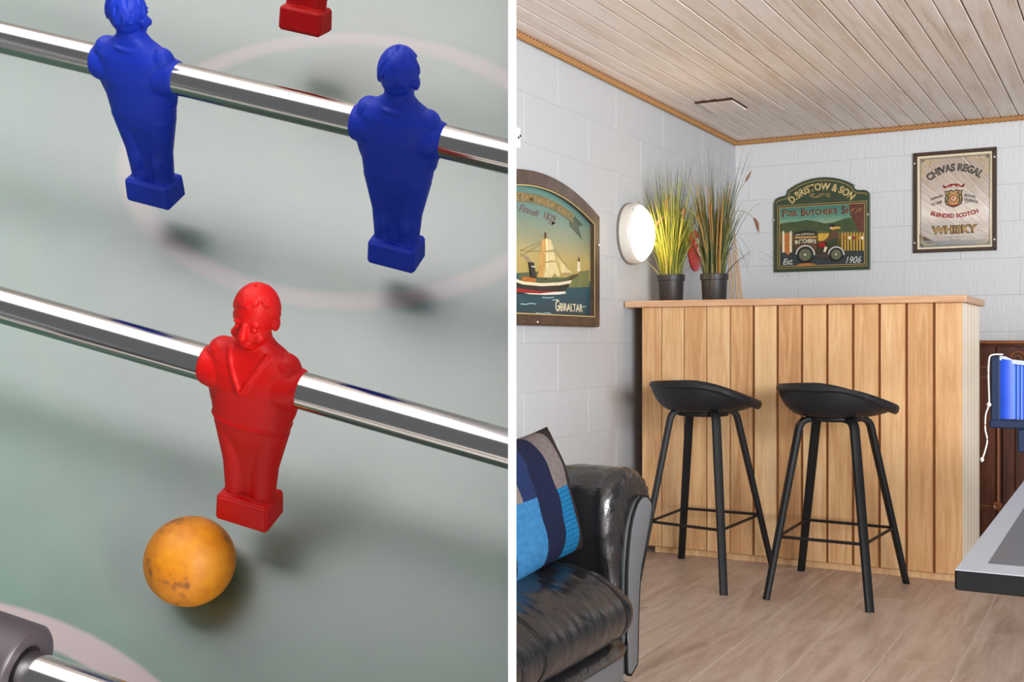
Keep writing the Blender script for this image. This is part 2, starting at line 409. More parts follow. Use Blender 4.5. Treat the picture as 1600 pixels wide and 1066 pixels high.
def paintmat(name, stops, axis='Z', lo=0, hi=1, nscale=14, namt=.12, rough=.4):
    """painted picture ground: colours graded over the board's own height, with brushy variation"""
    m, t, p = nt(name); L = t.links.new
    tc = N(t, 'ShaderNodeTexCoord'); sp = N(t, 'ShaderNodeSeparateXYZ'); L(tc.outputs['Object'], sp.inputs[0])
    mr = N(t, 'ShaderNodeMapRange'); mr.inputs['From Min'].default_value = lo; mr.inputs['From Max'].default_value = hi; L(sp.outputs[axis], mr.inputs['Value'])
    mp = N(t, 'ShaderNodeMapping'); mp.inputs['Scale'].default_value = (1, 1, 3); L(tc.outputs['Object'], mp.inputs[0])
    nz = N(t, 'ShaderNodeTexNoise', i_Scale=nscale, i_Detail=4.0); L(mp.outputs[0], nz.inputs['Vector'])
    a = N(t, 'ShaderNodeMath', operation='SUBTRACT'); L(nz.outputs['Fac'], a.inputs[0]); a.inputs[1].default_value = .5
    b = N(t, 'ShaderNodeMath', operation='MULTIPLY_ADD'); L(a.outputs[0], b.inputs[0]); b.inputs[1].default_value = namt * 2; L(mr.outputs[0], b.inputs[2])
    r = ramp(t, stops); L(b.outputs[0], r.inputs[0]); L(r.outputs[0], p.inputs['Base Color']); p.inputs['Roughness'].default_value = rough
    return m
flat = lambda name, c, rough=.45, **k: mat(name, srgb(*c), rough, **k)
M['gold'] = flat('antique_gold', (196, 172, 112), .4); M['gold_dull'] = flat('dull_gold', (176, 140, 84), .45)
M['cream'] = flat('cream_paint', (226, 214, 180), .45, var=.06, bscale=40)
M['maroon'] = flat('maroon_paint', (96, 28, 22), .45); M['redp'] = flat('red_paint', (150, 24, 22), .4)
M['ink'] = flat('dark_ink', (36, 36, 34), .45); M['silver'] = flat('silver_grey', (196, 198, 190), .4)
M['sgreen'] = flat('sign_green', (50, 66, 44), .4, var=.12, bscale=20)
M['brownp'] = flat('brown_paint', (92, 62, 38), .5, var=.2, bscale=60); M['greyg'] = flat('grey_green', (96, 100, 76), .5, var=.12, bscale=30)
M['orange'] = flat('orange_brown', (176, 108, 44), .5, var=.25, bscale=50); M['yellowp'] = flat('ochre_yellow', (200, 160, 60), .5, var=.15, bscale=50)
M['whitep'] = flat('white_paint', (226, 222, 210), .4); M['skin'] = flat('painted_skin', (222, 180, 150), .5)
M['screw'] = mat('screw_head', (.75, .75, .74), .3, metal=.6)
def screw(parent, x, z, y): 
    bm = lathe(bmesh.new(), [(.0035, 0), (.0055, .0006), (.0045, .002), (.001, .0026)], 14, Matrix.Translation((x, y, z)) @ Matrix.Rotation(PI / 2, 4, 'X'))
    link('screw', bm, M['screw'], parent, 40)

# ---- butcher's shop sign on the back wall: sign-plane coordinates (x from the middle, z up from the bottom edge)
def bc(cx, cy):
    b = 978 - .037 * (cx - 115); t = 355 - .0638 * (cx - 115)
    return (cx - 562) / 1598, (b - cy) / (b - t) * .395
sg = empty('pub_sign', 'dark green arched wooden sign for a pork butcher\'s shop with a delivery tricycle', 'sign', (-1.59, YB, 1.41))
out = [bc(120, 978), bc(1008, 945), bc(1006, 250), bc(1000, 225), bc(985, 208), bc(960, 198), bc(905, 200), bc(880, 192), bc(862, 172), bc(868, 152)]
out += [bc(850, 140), bc(800, 116), bc(740, 96), bc(680, 84), bc(610, 79), bc(540, 82), bc(470, 95), bc(400, 118), bc(340, 146), bc(290, 176), bc(250, 204), bc(248, 225), bc(238, 248), bc(212, 258), bc(170, 268), bc(142, 284), bc(124, 310), bc(118, 340)]
link('board', prism(bmesh.new(), out, -.022, -.001, bev=.003, seg=2), M['sgreen'], sg)
bm = bmesh.new(); top = [bc(x, y + 13) for x, y in ((985, 232), (968, 216), (905, 216), (872, 206), (848, 180), (846, 164), (800, 134), (740, 112), (680, 100), (610, 95), (540, 98), (470, 111), (400, 134), (345, 160), (268, 210), (266, 236), (250, 262), (215, 276), (172, 286), (150, 300), (138, 318))]
ribbon(bm, top[::-1], .0035, -.0222); link('gold_line', bm, M['gold_dull'], sg)
PIC = [bc(160, 940), bc(975, 908), bc(975, 300), bc(160, 352)]
bm = bmesh.new(); i_ = [bc(176, 924), bc(962, 894), bc(962, 320), bc(176, 372)]
ringprism(bm, [bc(146, 946), bc(980, 914), bc(980, 292), bc(146, 346)], i_, -.027, -.021); link('picture_frame', bm, M['sgreen'], sg)
def rectline(o, w): 
    x0, z0, x1, z1 = bc(176, 0)[0] - o, bc(176, 924)[1] - o, bc(962, 0)[0] + o, bc(176, 372)[1] + o
    return [(x0, z0), (x1, z0), (x1, z1), (x0, z1)], [(x0 + w, z0 + w), (x1 - w, z0 + w), (x1 - w, z1 - w), (x0 + w, z1 - w)]
for o_, w_ in ((.0135, .003), (.002, .004)):
    bm = ringprism(bmesh.new(), *rectline(o_, w_), -.0276, -.0262); link('gold_line', bm, M['gold_dull'], sg)
M['butsky'] = paintmat('butcher_ground', [(.0, srgb(30, 34, 26)), (.22, srgb(46, 52, 44)), (.34, srgb(70, 66, 34)), (.46, srgb(120, 88, 44)), (.55, srgb(86, 92, 56)), (.66, srgb(150, 168, 128)), (.78, srgb(88, 138, 120)), (1, srgb(48, 110, 100))], 'Z', .02, .40, 22, .05)
poly(sg, 'picture', i_, -.0222, .0008, M['butsky'])
M['hillp'] = flat('painted_hill', (62, 78, 44), .5, var=.25, bscale=30)
hill = [bc(178, 600), bc(178, 520), bc(260, 505), bc(340, 500), bc(430, 482), bc(520, 494), bc(600, 515), bc(680, 505), bc(780, 468), bc(860, 455), bc(960, 470), bc(960, 590), bc(560, 590)]
poly(sg, 'hills', hill, -.023, .0008, M['hillp'])
M['house'] = flat('painted_house', (92, 50, 34), .5, var=.3, bscale=40)
poly(sg, 'barn', [bc(820, 322), bc(961, 318), bc(961, 600), bc(905, 590), bc(880, 520), bc(830, 430)], -.0238, .0008, M['house'])
M['road'] = flat('painted_road', (44, 52, 54), .5, var=.25, bscale=40)
poly(sg, 'road', [bc(177, 923), bc(961, 893), bc(961, 775), bc(700, 790), bc(300, 800), bc(177, 770)], -.0238, .0008, M['road'])
poly(sg, 'gate_panel', [bc(214, 610), bc(278, 606), bc(284, 780), bc(262, 818), bc(218, 780)], -.0242, .0012, M['orange'])
for xx in (212, 282):
    poly(sg, 'gate_post', [bc(xx - 11, 790), bc(xx + 11, 789), bc(xx + 9, 600), bc(xx, 582), bc(xx - 9, 600)], -.0246, .002, M['cream'])
for k in range(8):
    xx = 760 + k * 27
    poly(sg, 'picket', [bc(xx - 7, 770), bc(xx + 7, 769), bc(xx + 6, 608), bc(xx, 594), bc(xx - 6, 608)], -.0245, .0012, M['yellowp'])
for k in range(5):
    xx = 790 + k * 38; poly(sg, 'painted_flower', [(bc(xx, 650)[0] + .008 * math.cos(a), bc(xx, 650)[1] + .011 * math.sin(a)) for a in [PI / 3 * q for q in range(6)]], -.0256, .0008, (M['orange'], M['whitep'], M['redp'])[k % 3])
poly(sg, 'picket', [bc(540, 680), bc(640, 676), bc(640, 606), bc(540, 610)], -.0242, .0008, M['yellowp'])
poly(sg, 'light_patch', [(bc(425, 905)[0] + .055 * math.cos(a), bc(425, 905)[1] + .010 * math.sin(a)) for a in [PI / 8 * q for q in range(16)]], -.0242, .0008, M['orange'])
van = [bc(330, 770), bc(316, 700), bc(318, 610), bc(340, 594), bc(430, 584), bc(520, 594), bc(534, 612), bc(534, 700), bc(520, 770)]
poly(sg, 'tricycle_box', van, -.024, .007, M['brownp'], bev=.001)
poly(sg, 'box_roof', [bc(312, 625), bc(322, 600), bc(430, 582), bc(526, 592), bc(540, 614), bc(430, 604)], -.030, .003, M['ink'])
for y0, y1 in ((606, 636), (642, 662), (664, 708)):
    poly(sg, 'name_band', [bc(324, y1), bc(528, y1 - 8), bc(528, y0 - 8), bc(324, y0)], -.031, .0006, M['ink'] if y0 != 642 else M['gold_dull'])
letters(sg, 'BRISTOW & SON', *[bc(332, 634)[0], bc(508, 634)[0], bc(332, 632)[1], bc(332, 611)[1]], -.0317, M['cream'], bold=.02)
letters(sg, 'BUTCHER\'S', *[bc(326, 700)[0], bc(520, 700)[0], bc(326, 706)[1], bc(326, 668)[1]], -.0317, M['cream'], bold=.04, arcR=.35)
def disc(parent, name, cx, cy, r, y, d, m, n=36):
    X, Z = bc(cx, cy); poly(parent, name, [(X + r * math.cos(2 * PI * i / n), Z + r * math.sin(2 * PI * i / n)) for i in range(n)], y, d, m, bev=d * .3)
for cx, cy, r in ((422, 812, 76 / 1598), (708, 808, 62 / 1598)):
    X, Z = bc(cx, cy)
    disc(sg, 'tyre', cx, cy, r, -.024, .011, M['ink']); disc(sg, 'wheel_disc', cx, cy, r * .74, -.035, .001, M['greyg']); disc(sg, 'hub', cx, cy, r * .14, -.036, .002, M['cream'], 14)
    bm = bmesh.new(); ribbon(bm, [(X + r * 1.12 * math.cos(math.radians(a)), Z + r * 1.12 * math.sin(math.radians(a))) for a in range(175, -10, -12)], .0075, -.026, .011); link('mudguard', bm, M['silver'], sg)
bm = bmesh.new(); ribbon(bm, [bc(520, 820), bc(600, 824), bc(700, 812)], .007, -.026, .006); ribbon(bm, [bc(540, 760), bc(560, 800), bc(620, 800), bc(660, 740)], .006, -.026, .006); link('tricycle_frame', bm, M['brownp'], sg)
poly(sg, 'engine', [bc(545, 740), bc(600, 745), bc(608, 700), bc(575, 690), bc(545, 705)], -.026, .008, M['redp'], bev=.001)
poly(sg, 'rider_coat', [bc(600, 700), bc(640, 690), bc(700, 690), bc(722, 650), bc(715, 590), bc(690, 578), bc(660, 592), bc(640, 640), bc(602, 676)], -.026, .008, M['brownp'], bev=.001)
poly(sg, 'rider_legs', [bc(622, 720), bc(660, 728), bc(718, 690), bc(722, 655), bc(680, 660), bc(625, 690)], -.030, .006, M['sgreen'], bev=.001)
poly(sg, 'rider_sock', [bc(590, 782), bc(608, 786), bc(628, 742), bc(606, 732)], -.028, .006, M['cream'])
disc(sg, 'rider_head', 664, 556, .0105, -.026, .007, M['skin'], 18)
poly(sg, 'rider_cap', [bc(645, 548), bc(655, 528), bc(690, 522), bc(708, 540), bc(690, 550)], -.031, .004, M['ink'])
poly(sg, 'scarf', [bc(662, 572), bc(690, 545), bc(745, 548), bc(748, 564), bc(700, 570), bc(680, 580)], -.031, .004, M['yellowp'])
x0, z0 = bc(300, 272); x1, _ = bc(832, 260)
letters(sg, 'D.BRISTOW & SON', x0 - .02, x1 + .02, bc(560, 205)[1], bc(560, 132)[1], -.0222, M['gold'], arcR=.235, bold=.035)
for w, a, b, big in (('P', 205, 244, 1), ('ORK', 249, 350, 0), ('B', 382, 424, 1), ('UTCHER\'S', 429, 718, 0), ('S', 754, 796, 1), ('HOP', 801, 930, 0)):
    z0 = .326 if big else .329; z1 = .370 if big else .362
    letters(sg, w, bc(a, 0)[0] + .0014, bc(b, 0)[0] + .0014, z0 - .0014, z1 - .0014, -.0243, M['gold'], bold=.02, depth=.0005)
    letters(sg, w, bc(a, 0)[0], bc(b, 0)[0], z0, z1, -.0249, M['maroon'], bold=.02, depth=.0012)
letters(sg, 'Est.', *[bc(203, 0)[0], bc(302, 0)[0], bc(203, 908)[1], bc(203, 850)[1]], -.0248, M['silver'], shear=.35, bold=.02)
letters(sg, '1906', *[bc(792, 0)[0], bc(932, 0)[0], bc(792, 892)[1], bc(792, 826)[1]], -.0248, M['silver'], shear=.35, bold=.01)
bm = bmesh.new()
for sx, cx in ((1, 480), (-1, 630)): ribbon(bm, spiral(*bc(cx, 252), .014, 1.3, 0, 18, sx), .003, -.0222)
ribbon(bm, [bc(490, 270), bc(520, 268), bc(560, 240), bc(580, 232)], .004, -.0222); ribbon(bm, [bc(520, 272), bc(560, 262), bc(590, 238), bc(600, 230)], .003, -.0222)
link('scroll_flourish', bm, M['gold_dull'], sg)
screw(sg, *bc(120, 487), -.0225); screw(sg, *bc(990, 430), -.0225)

# ---- whisky mirror on the back wall
def wc(cx, cy):
    f = (cx - 95) / 692; t = 158 - 58 * f; b = 990 - 28 * f
    return f * .431, (b - cy) / (b - t) * .562
wm = empty('pub_mirror', 'brown framed pub mirror printed with whisky lettering and a crest', 'mirror', (-1.074, YB, 1.494))
M['wframe'] = flat('mirror_frame', (62, 44, 34), .4, var=.15, bscale=30)
ow = [(0, 0), (.431, 0), (.431, .562), (0, .562)]
def mitre(parent, x0, x1, z0, z1, w, y0, y1, m):
    for P in ([(x0, z0), (x1, z0), (x1 - w, z0 + w), (x0 + w, z0 + w)], [(x0, z1), (x0 + w, z1 - w), (x1 - w, z1 - w), (x1, z1)], [(x0, z0), (x0 + w, z0 + w), (x0 + w, z1 - w), (x0, z1)], [(x1, z0), (x1, z1), (x1 - w, z1 - w), (x1 - w, z0 + w)]):
        link('frame_rail', prism(bmesh.new(), P, y0, y1, bev=.0025), m, parent)
mitre(wm, 0, .431, 0, .562, .020, -.022, -.001, M['wframe'])
M['mirror'] = mat('silvered_glass', (.97, .965, .95), .006, metal=1)
poly(wm, 'mirror_glass', [(.018, .018), (.413, .018), (.413, .544), (.018, .544)], -.004, .004, M['mirror'])
YM = -.0081
bm = bmesh.new(); ringprism(bm, [(.020, .020), (.411, .020), (.411, .542), (.020, .542)], [(.030, .030), (.401, .030), (.401, .532), (.030, .532)], YM - .0004, YM); link('cream_border', bm, M['cream'], wm)
bm = bmesh.new(); ringprism(bm, [(.036, .036), (.395, .036), (.395, .526), (.036, .526)], [(.0395, .0395), (.3915, .0395), (.3915, .5225), (.0395, .5225)], YM - .0004, YM); link('grey_line', bm, M['greyg'], wm)
M['faint'] = flat('faint_print', (120, 116, 104), .5)
M['filig'] = flat('filigree_gold', (190, 168, 112), .35)
for cx, cz, sx, sz in ((.036, .526, 1, -1), (.395, .526, -1, -1), (.036, .036, 1, 1), (.395, .036, -1, 1)):
    bm = bmesh.new(); s = 1 if sz < 0 else .62
    for q in range(7):
        a, b = (.012 + .015 * q) * s, (.012 + .004 * (q % 2)) * s
        for (dx, dz) in ((a, b), (b, a)):
            if dx + dz > .118 * s: continue
            ribbon(bm, spiral(cx + sx * dx, cz + sz * dz, .009 * s, 1.25, q, 12, sx), .0028 * s, YM)
    for q in range(3): ribbon(bm, spiral(cx + sx * (.030 + .012 * q) * s, cz + sz * (.034 - .004 * q) * s, .009 * s, 1.2, q * 2, 12, -sx), .0026 * s, YM)
    link('corner_filigree', bm, M['filig'], wm)
X = lambda cx, cy: wc(cx, cy)[0]; Z = lambda cx, cy: wc(cx, cy)[1]
letters(wm, 'CHIVAS REGAL', .0755, .355, .447, .490, YM, M['ink'], arcR=.19, bold=.05)
letters(wm, 'CHIVAS REGAL', .0775, .352, .4495, .4875, YM - .0007, M['faint'], arcR=.19, bold=-.022, depth=.0003)
bm = bmesh.new(); cx, cz = wc(433, 420)
ribbon(bm, [(cx - .055, cz - .004), (cx - .04, cz - .010), (cx - .02, cz + .002), (cx, cz + .004), (cx + .02, cz + .002), (cx + .04, cz - .010), (cx + .055, cz - .004)], .009, YM)
for k in (-1, 1):
    ribbon(bm, [(cx + k * .057, cz + .004), (cx + k * .047, cz - .004), (cx + k * .050, cz - .013)], .007, YM)
    ribbon(bm, [(cx + k * .014, cz + .008), (cx + k * .010, cz - .002), (cx + k * .022, cz - .012)], .006, YM)
link('red_ribbon', bm, M['redp'], wm)
cx, cz = wc(433, 530)
sh = [(-.048, .048), (-.036, .042), (-.012, .049), (0, .042), (.012, .049), (.036, .042), (.048, .048), (.043, .022), (.047, -.012), (.040, -.034), (.020, -.044), (0, -.051), (-.020, -.044), (-.040, -.034), (-.047, -.012), (-.043, .022)]
poly(wm, 'crest', [(cx + a, cz + b) for a, b in sh], YM, .0005, M['ink'])
poly(wm, 'crest_field', [(cx + a * .86, cz + b * .86) for a, b in sh], YM - .0006, .0003, M['gold_dull'])
bm = bmesh.new()
for k in (-1, 1):
    ribbon(bm, [(cx + k * .034, cz + .024), (cx + k * .026, cz + .006), (cx + k * .034, cz - .012), (cx + k * .024, cz - .026)], .008, YM - .001); ribbon(bm, spiral(cx + k * .022, cz + .026, .008, 1.2, 0, 12, k), .004, YM - .001)
link('crest_figures', bm, M['sgreen'], wm)['kind'] = 'stuff'
poly(wm, 'crest_roundel', [(cx + .019 * math.cos(a), cz + .019 * math.sin(a)) for a in [PI / 12 * q for q in range(24)]], YM - .001, .0003, M['redp'])
poly(wm, 'crest_roundel', [(cx + .0135 * math.cos(a), cz + .0135 * math.sin(a)) for a in [PI / 12 * q for q in range(24)]], YM - .0014, .0003, M['cream'])
bm = bmesh.new(); ribbon(bm, spiral(cx, cz, .009, 1.4, 1, 14), .004, YM - .0018); ribbon(bm, [(cx - .03, cz - .033), (cx, cz - .040), (cx + .03, cz - .033)], .006, YM - .001); link('crest_emblem', bm, M['redp'], wm)
letters(wm, 'SUPPLIED', *[X(240, 0), X(345, 0), Z(290, 548), Z(290, 528)], YM, M['ink'], bold=.04, skew=.30)
letters(wm, 'TO THE', *[X(243, 0), X(335, 0), Z(243, 600), Z(243, 576)], YM, M['ink'], bold=.04, skew=.30)
letters(wm, 'ROYAL', *[X(524, 0), X(620, 0), Z(524, 514), Z(524, 490)], YM, M['ink'], bold=.04, skew=-.24)
letters(wm, 'HOUSEHOLD', *[X(524, 0), X(634, 0), Z(524, 552), Z(524, 526)], YM, M['ink'], bold=.04, skew=-.24)
letters(wm, 'BLENDED SCOTCH', .085, .343, .188, .212, YM, M['redp'], arcR=-.36, bold=.05)
letters(wm, 'WHISKY', X(245, 790), X(632, 790), Z(440, 826), Z(440, 752), YM, M['ink'], bold=.07)
letters(wm, 'WHISKY', X(250, 790), X(628, 790), Z(440, 822), Z(440, 757), YM - .0007, M['gold_dull'], bold=.03, depth=.0003)
letters(wm, 'CHIVAS BROTHERS LTD', X(345, 0), X(520, 0), Z(440, 858), Z(440, 846), YM, M['faint']); letters(wm, 'SCOTLAND', X(388, 0), X(480, 0), Z(440, 882), Z(440, 871), YM, M['faint'])
for cx, cy in ((305, 578), (541, 566)): poly(wm, 'print_dash', [(X(cx, 0) - .012, Z(cx, cy)), (X(cx, 0) + .010, Z(cx, cy)), (X(cx, 0) + .010, Z(cx, cy) + .003), (X(cx, 0) - .012, Z(cx, cy) + .003)], YM, .0005, M['ink'])
for cx, cy in ((106, 245), (106, 905), (770, 185), (769, 873)): screw(wm, *wc(cx, cy), -.0225)

# ---- steam navigation sign on the left wall (its own x runs along the wall)
Y0, Z0 = 3.952, 1.062
gs = empty('ship_sign', 'arched brown framed wooden sign with a relief steamship under sail', 'sign', (XW, Y0, Z0), PI / 2)
def gc(px, py): y, z = on_left(px, py); return y - Y0, z - Z0
def gq(cx, cy): return gc(800 + cx / 3.553, 240 + cy / 3.553)
RA = 1.448; CZ = .232 - Z0
def archline(hw, top_off, bot, n=28):
    a = math.asin(hw / (RA - top_off)); pts = [(-hw, bot), (hw, bot)]
    for i in range(n + 1): t = a - 2 * a * i / n; pts.append(((RA - top_off) * math.sin(t), CZ + (RA - top_off) * math.cos(t)))
    return pts
M['shipframe'] = wood('ship_frame', [(.25, srgb(46, 34, 26)), (.5, srgb(76, 58, 46)), (.8, srgb(98, 78, 62))], (6, 6, 2), 4, .4, .05)
OW, IW = archline(.582, 0, 0), archline(.520, .062, .046)
bm = ringprism(bmesh.new(), OW, IW, -.034, -.001); bmesh.ops.bevel(bm, geom=[e for e in bm.edges if abs(e.verts[0].co.y + .034) < 1e-4 and abs(e.verts[1].co.y + .034) < 1e-4 and e.calc_face_angle(0) > .5], offset=.006, segments=2, affect='EDGES')
link('frame', bm, M['shipframe'], gs)
bm = ringprism(bmesh.new(), archline(.5225, .0595, .0435), archline(.518, .064, .048), -.0352, -.0338); link('gold_line', bm, M['gold'], gs)
M['shipsky'] = paintmat('ship_ground', [(0, srgb(28, 58, 70)), (.16, srgb(34, 72, 84)), (.30, srgb(40, 84, 92)), (.31, srgb(176, 154, 88)), (.44, srgb(180, 160, 98)), (.58, srgb(136, 140, 108)), (.76, srgb(90, 124, 114)), (1, srgb(84, 134, 126))], 'Z', .03, .60, 9, .012)
poly(gs, 'picture', IW, -.010, .004, M['shipsky'])
YS = -.0141
M['hillg'] = flat('headland', (112, 116, 70), .5, var=.15, bscale=20)
poly(gs, 'headland', [gq(300, 745), gq(300, 720), gq(335, 680), gq(360, 655), gq(412, 648), gq(412, 742)], YS, .0008, M['hillg'])
M['hillb'] = flat('far_hills', (86, 96, 66), .5, var=.15, bscale=20)
poly(gs, 'far_hills', [gq(20, 725), gq(20, 665), gq(70, 660), gq(130, 655), gq(200, 690), gq(280, 690), gq(330, 670), gq(330, 700), gq(300, 725)], YS, .0006, M['hillb'])
poly(gs, 'lighthouse', [gq(346, 655), gq(362, 655), gq(359, 598), gq(349, 598)], YS, .0014, M['cream']); poly(gs, 'lighthouse_lamp', [gq(348, 600), gq(360, 600), gq(354, 576)], YS, .0018, M['ink'])
hull = [(-.42, .130), (-.40, .205), gq(27, 712), gq(130, 722), gq(230, 718), gq(300, 704), gq(286, 735), gq(268, 765), gq(262, 782), gq(150, 785), gq(27, 775), (-.30, .105)]
M['hullp'] = flat('hull_black', (42, 38, 34), .45)
poly(gs, 'hull', hull, -.012, .014, M['hullp'], bev=.002)
poly(gs, 'hull_white_strake', [(-.40, .19), gq(27, 728), gq(130, 738), gq(230, 733), gq(292, 722), gq(300, 704), gq(230, 716), gq(130, 721), gq(27, 711), (-.40, .206)], -.0262, .002, M['cream'])
poly(gs, 'hull_red_band', [(-.40, .125), gq(27, 772), gq(150, 782), gq(235, 776), gq(215, 764), gq(130, 766), gq(27, 752), (-.40, .145)], -.0262, .0014, M['redp'])
poly(gs, 'bow_wave', [gq(27, 775), gq(120, 778), gq(200, 770), gq(262, 766), gq(266, 778), gq(225, 784), gq(150, 786), gq(60, 782)], -.0278, .001, M['whitep'])
bm = bmesh.new()
for P in ([(30, 835), (60, 838), (85, 832), (115, 836)], [(115, 885), (150, 890), (180, 884), (200, 890)], [(205, 815), (235, 810)], [(150, 800), (190, 802), (215, 798)], [(370, 852), (395, 850)]): ribbon(bm, [gq(*q) for q in P], .004, YS)
M['foam'] = flat('painted_foam', (150, 186, 190), .5); link('wave_crests', bm, M['foam'], gs)['kind'] = 'stuff'
poly(gs, 'deck_house', [gq(36, 712), gq(106, 716), gq(106, 690), gq(40, 684)], -.014, .008, M['orange'], bev=.001)
poly(gs, 'funnel', [gq(84, 692), gq(106, 694), gq(92, 606), gq(70, 604)], -.014, .012, M['hullp'], bev=.002); poly(gs, 'funnel_band', [gq(78, 632), gq(96, 634), gq(94, 626), gq(76, 624)], -.0262, .001, M['silver'])
M['smoke'] = flat('painted_smoke', (150, 132, 104), .5)
poly(gs, 'smoke', [gq(68, 604), gq(88, 604), gq(74, 575), gq(27, 552), gq(27, 562), gq(52, 580)], YS, .001, M['smoke'])
M['sail'] = flat('sail', (216, 198, 146), .45, var=.10, bscale=25); M['sailshade'] = flat('sail_aft', (196, 150, 84), .45, var=.1, bscale=30)
poly(gs, 'aft_sail', [gq(120, 688), gq(150, 690), gq(160, 620), gq(165, 560), gq(162, 474), gq(148, 476), gq(146, 540), gq(136, 560), gq(140, 620)], -.014, .006, M['sailshade'], bev=.0015)
for P in ([(160, 474), (184, 478), (204, 538), (164, 542)], [(162, 548), (202, 545), (212, 596), (164, 602)], [(164, 606), (214, 602), (236, 672), (228, 690), (206, 660), (190, 692), (150, 690), (166, 640)]):
    poly(gs, 'square_sail', [gq(*q) for q in P], -.014, .013, M['sail'], bev=.003)
poly(gs, 'jib', [gq(216, 572), gq(262, 615), gq(314, 668), gq(258, 664), gq(244, 620)], -.014, .009, M['sail'], bev=.002)
bm = bmesh.new(); 
for P in ([(166, 440), (166, 500), (170, 700)], [(300, 705), (342, 674)]): ribbon(bm, [gq(*q) for q in P], .009, -.014, .005)
for P in ([(164, 480), (27, 540)], [(150, 500), (27, 575)], [(180, 480), (316, 668)], [(140, 545), (27, 540)]): ribbon(bm, [gq(*q) for q in P], .0016, YS)
link('mast_and_rigging', bm, M['brownp'], gs)
M['banner'] = flat('banner', (112, 108, 76), .5, var=.12, bscale=20)
def archband(r0, r1, a0, a1, n=20): return [((RA - r0) * math.sin(a0 + (a1 - a0) * i / n), CZ + (RA - r0) * math.cos(a0 + (a1 - a0) * i / n)) for i in range(n + 1)] + [((RA - r1) * math.sin(a1 + (a0 - a1) * i / n), CZ + (RA - r1) * math.cos(a1 + (a0 - a1) * i / n)) for i in range(n + 1)]
poly(gs, 'banner', archband(.088, .128, -.262, .262), YS, .002, M['banner'])
poly(gs, 'banner_tail', [gq(334, 352), gq(376, 398), gq(352, 410), gq(372, 478), gq(304, 402), gq(304, 372)], YS, .0016, M['sgreen'])
o = letters(gs, 'PACIFIC STEAM NAVIGATION Cº', -.345, .345, .480, .511, YS - .0022, M['gold_dull'], arcR=RA - .122, bold=.008)
o.location.z = (CZ + RA - .122) - .480
o = letters(gs, 'John Finnell', -.19, .115, .40, .440, YS, M['maroon'], shear=.5, arcR=RA - .182)
o.location.z = (CZ + RA - .182) - .40; o.location.x = -.085
x0, z0 = gq(158, 366); x1, z1 = gq(226, 366)
letters(gs, '1829', x0, x1, z0 + .004, z0 + .036, YS, M['maroon'], shear=.4, skew=-.1)
bm = bmesh.new(); ribbon(bm, [gq(*q) for q in ((184, 384), (208, 398), (224, 386), (200, 378))], .0028, YS); link('flourish', bm, M['maroon'], gs)
x0, z0 = gq(224, 876); x1, z1 = gq(376, 872)
letters(gs, 'IBRALTAR', x0 + .038, x1, z0 + .002, z0 + .036, YS, M['cream'], bold=.02, depth=.0014); letters(gs, 'G', x0, x0 + .035, z0 - .001, z0 + .050, YS, M['cream'], bold=.02, depth=.0012)
for q in ((443, 509), (100, 936)): screw(gs, *gq(*q), -.0345)
screw(gs, -.551, .40, -.0345)

# ---- small plate and red disc on the left wall
sp = empty('wall_plate', 'tiny white wall plate with two dark holes above the ship sign', 'wall plate', (XW, 3.80, 1.80), PI / 2)
link('plate', boxm(-.04, .04, -.008, -.001, -.04, .04, bev=.003), M['white'], sp)
for a, b in ((.022, .0), (.036, .009)):
    o = link('hole', lathe(bmesh.new(), [(.0055, 0), (.005, .003), (.001, .0031)], 10, Matrix.Translation((a, -.0075, b)) @ Matrix.Rotation(PI / 2, 4, 'X')), M['ink'], sp)
yr, zr = on_left(1085, 392)
rd = empty('round_sign', 'round red enamel disc with a white swash hung behind the grasses', 'sign', (XW, yr, zr), PI / 2)
M['enamel'] = flat('red_enamel', (196, 30, 20), .3, coat=.3)
link('disc', lathe(bmesh.new(), [(.10, .001), (.115, .006), (.113, .012), (.09, .02), (.05, .026), (.002, .028)], 40, Matrix.Rotation(PI / 2, 4, 'X')), M['enamel'], rd, 40)
bm = bmesh.new(); tube(bm, bez([(-.03, -.022, -.02), (-.05, -.021, .02), (-.028, -.025, .062), (-.008, -.027, .03), (-.02, -.026, -.005), (.03, -.026, -.03)], 8), .0045, 8); link('swash', bm, M['whitep'], rd, 60)

# ---- round bulkhead lamp on the left wall
yl, zl = 4.93, 1.515
lp = empty('wall_lamp', 'lit round bulkhead wall lamp with white ring beside the grasses', 'wall lamp', (XW, yl, zl))
RX = Matrix.Rotation(PI / 2, 4, 'Y')
M['lampring'] = flat('lamp_ring', (214, 208, 198), .4); M['lampbase'] = flat('lamp_base', (120, 112, 104), .5)
link('base', lathe(bmesh.new(), [(.146, .001), (.148, .012), (.144, .014)], 56, RX), M['lampbase'], lp, 40)
link('ring', lathe(bmesh.new(), [(.144, .013), (.145, .05), (.141, .062), (.134, .066), (.128, .062), (.126, .05)], 56, RX, cap=False), M['lampring'], lp, 50)
M['glow'] = mat('lit_glass', (.95, .9, .8), .3, emit=(1.0, .74, .40), es=16.0)
link('diffuser', lathe(bmesh.new(), [(.128 * math.cos(a), .058 + .062 * math.sin(a)) for a in [PI / 2 * k / 10 for k in range(10)]] + [(.002, .12)], 48, RX), M['glow'], lp, 180)
for a in (2.3, -.8):
    o = link('ring_screw', lathe(bmesh.new(), [(.004, 0), (.003, .002), (.001, .0022)], 10, RX), M['ink'], lp); o.location = (.0655, .1375 * math.cos(a), .1375 * math.sin(a))

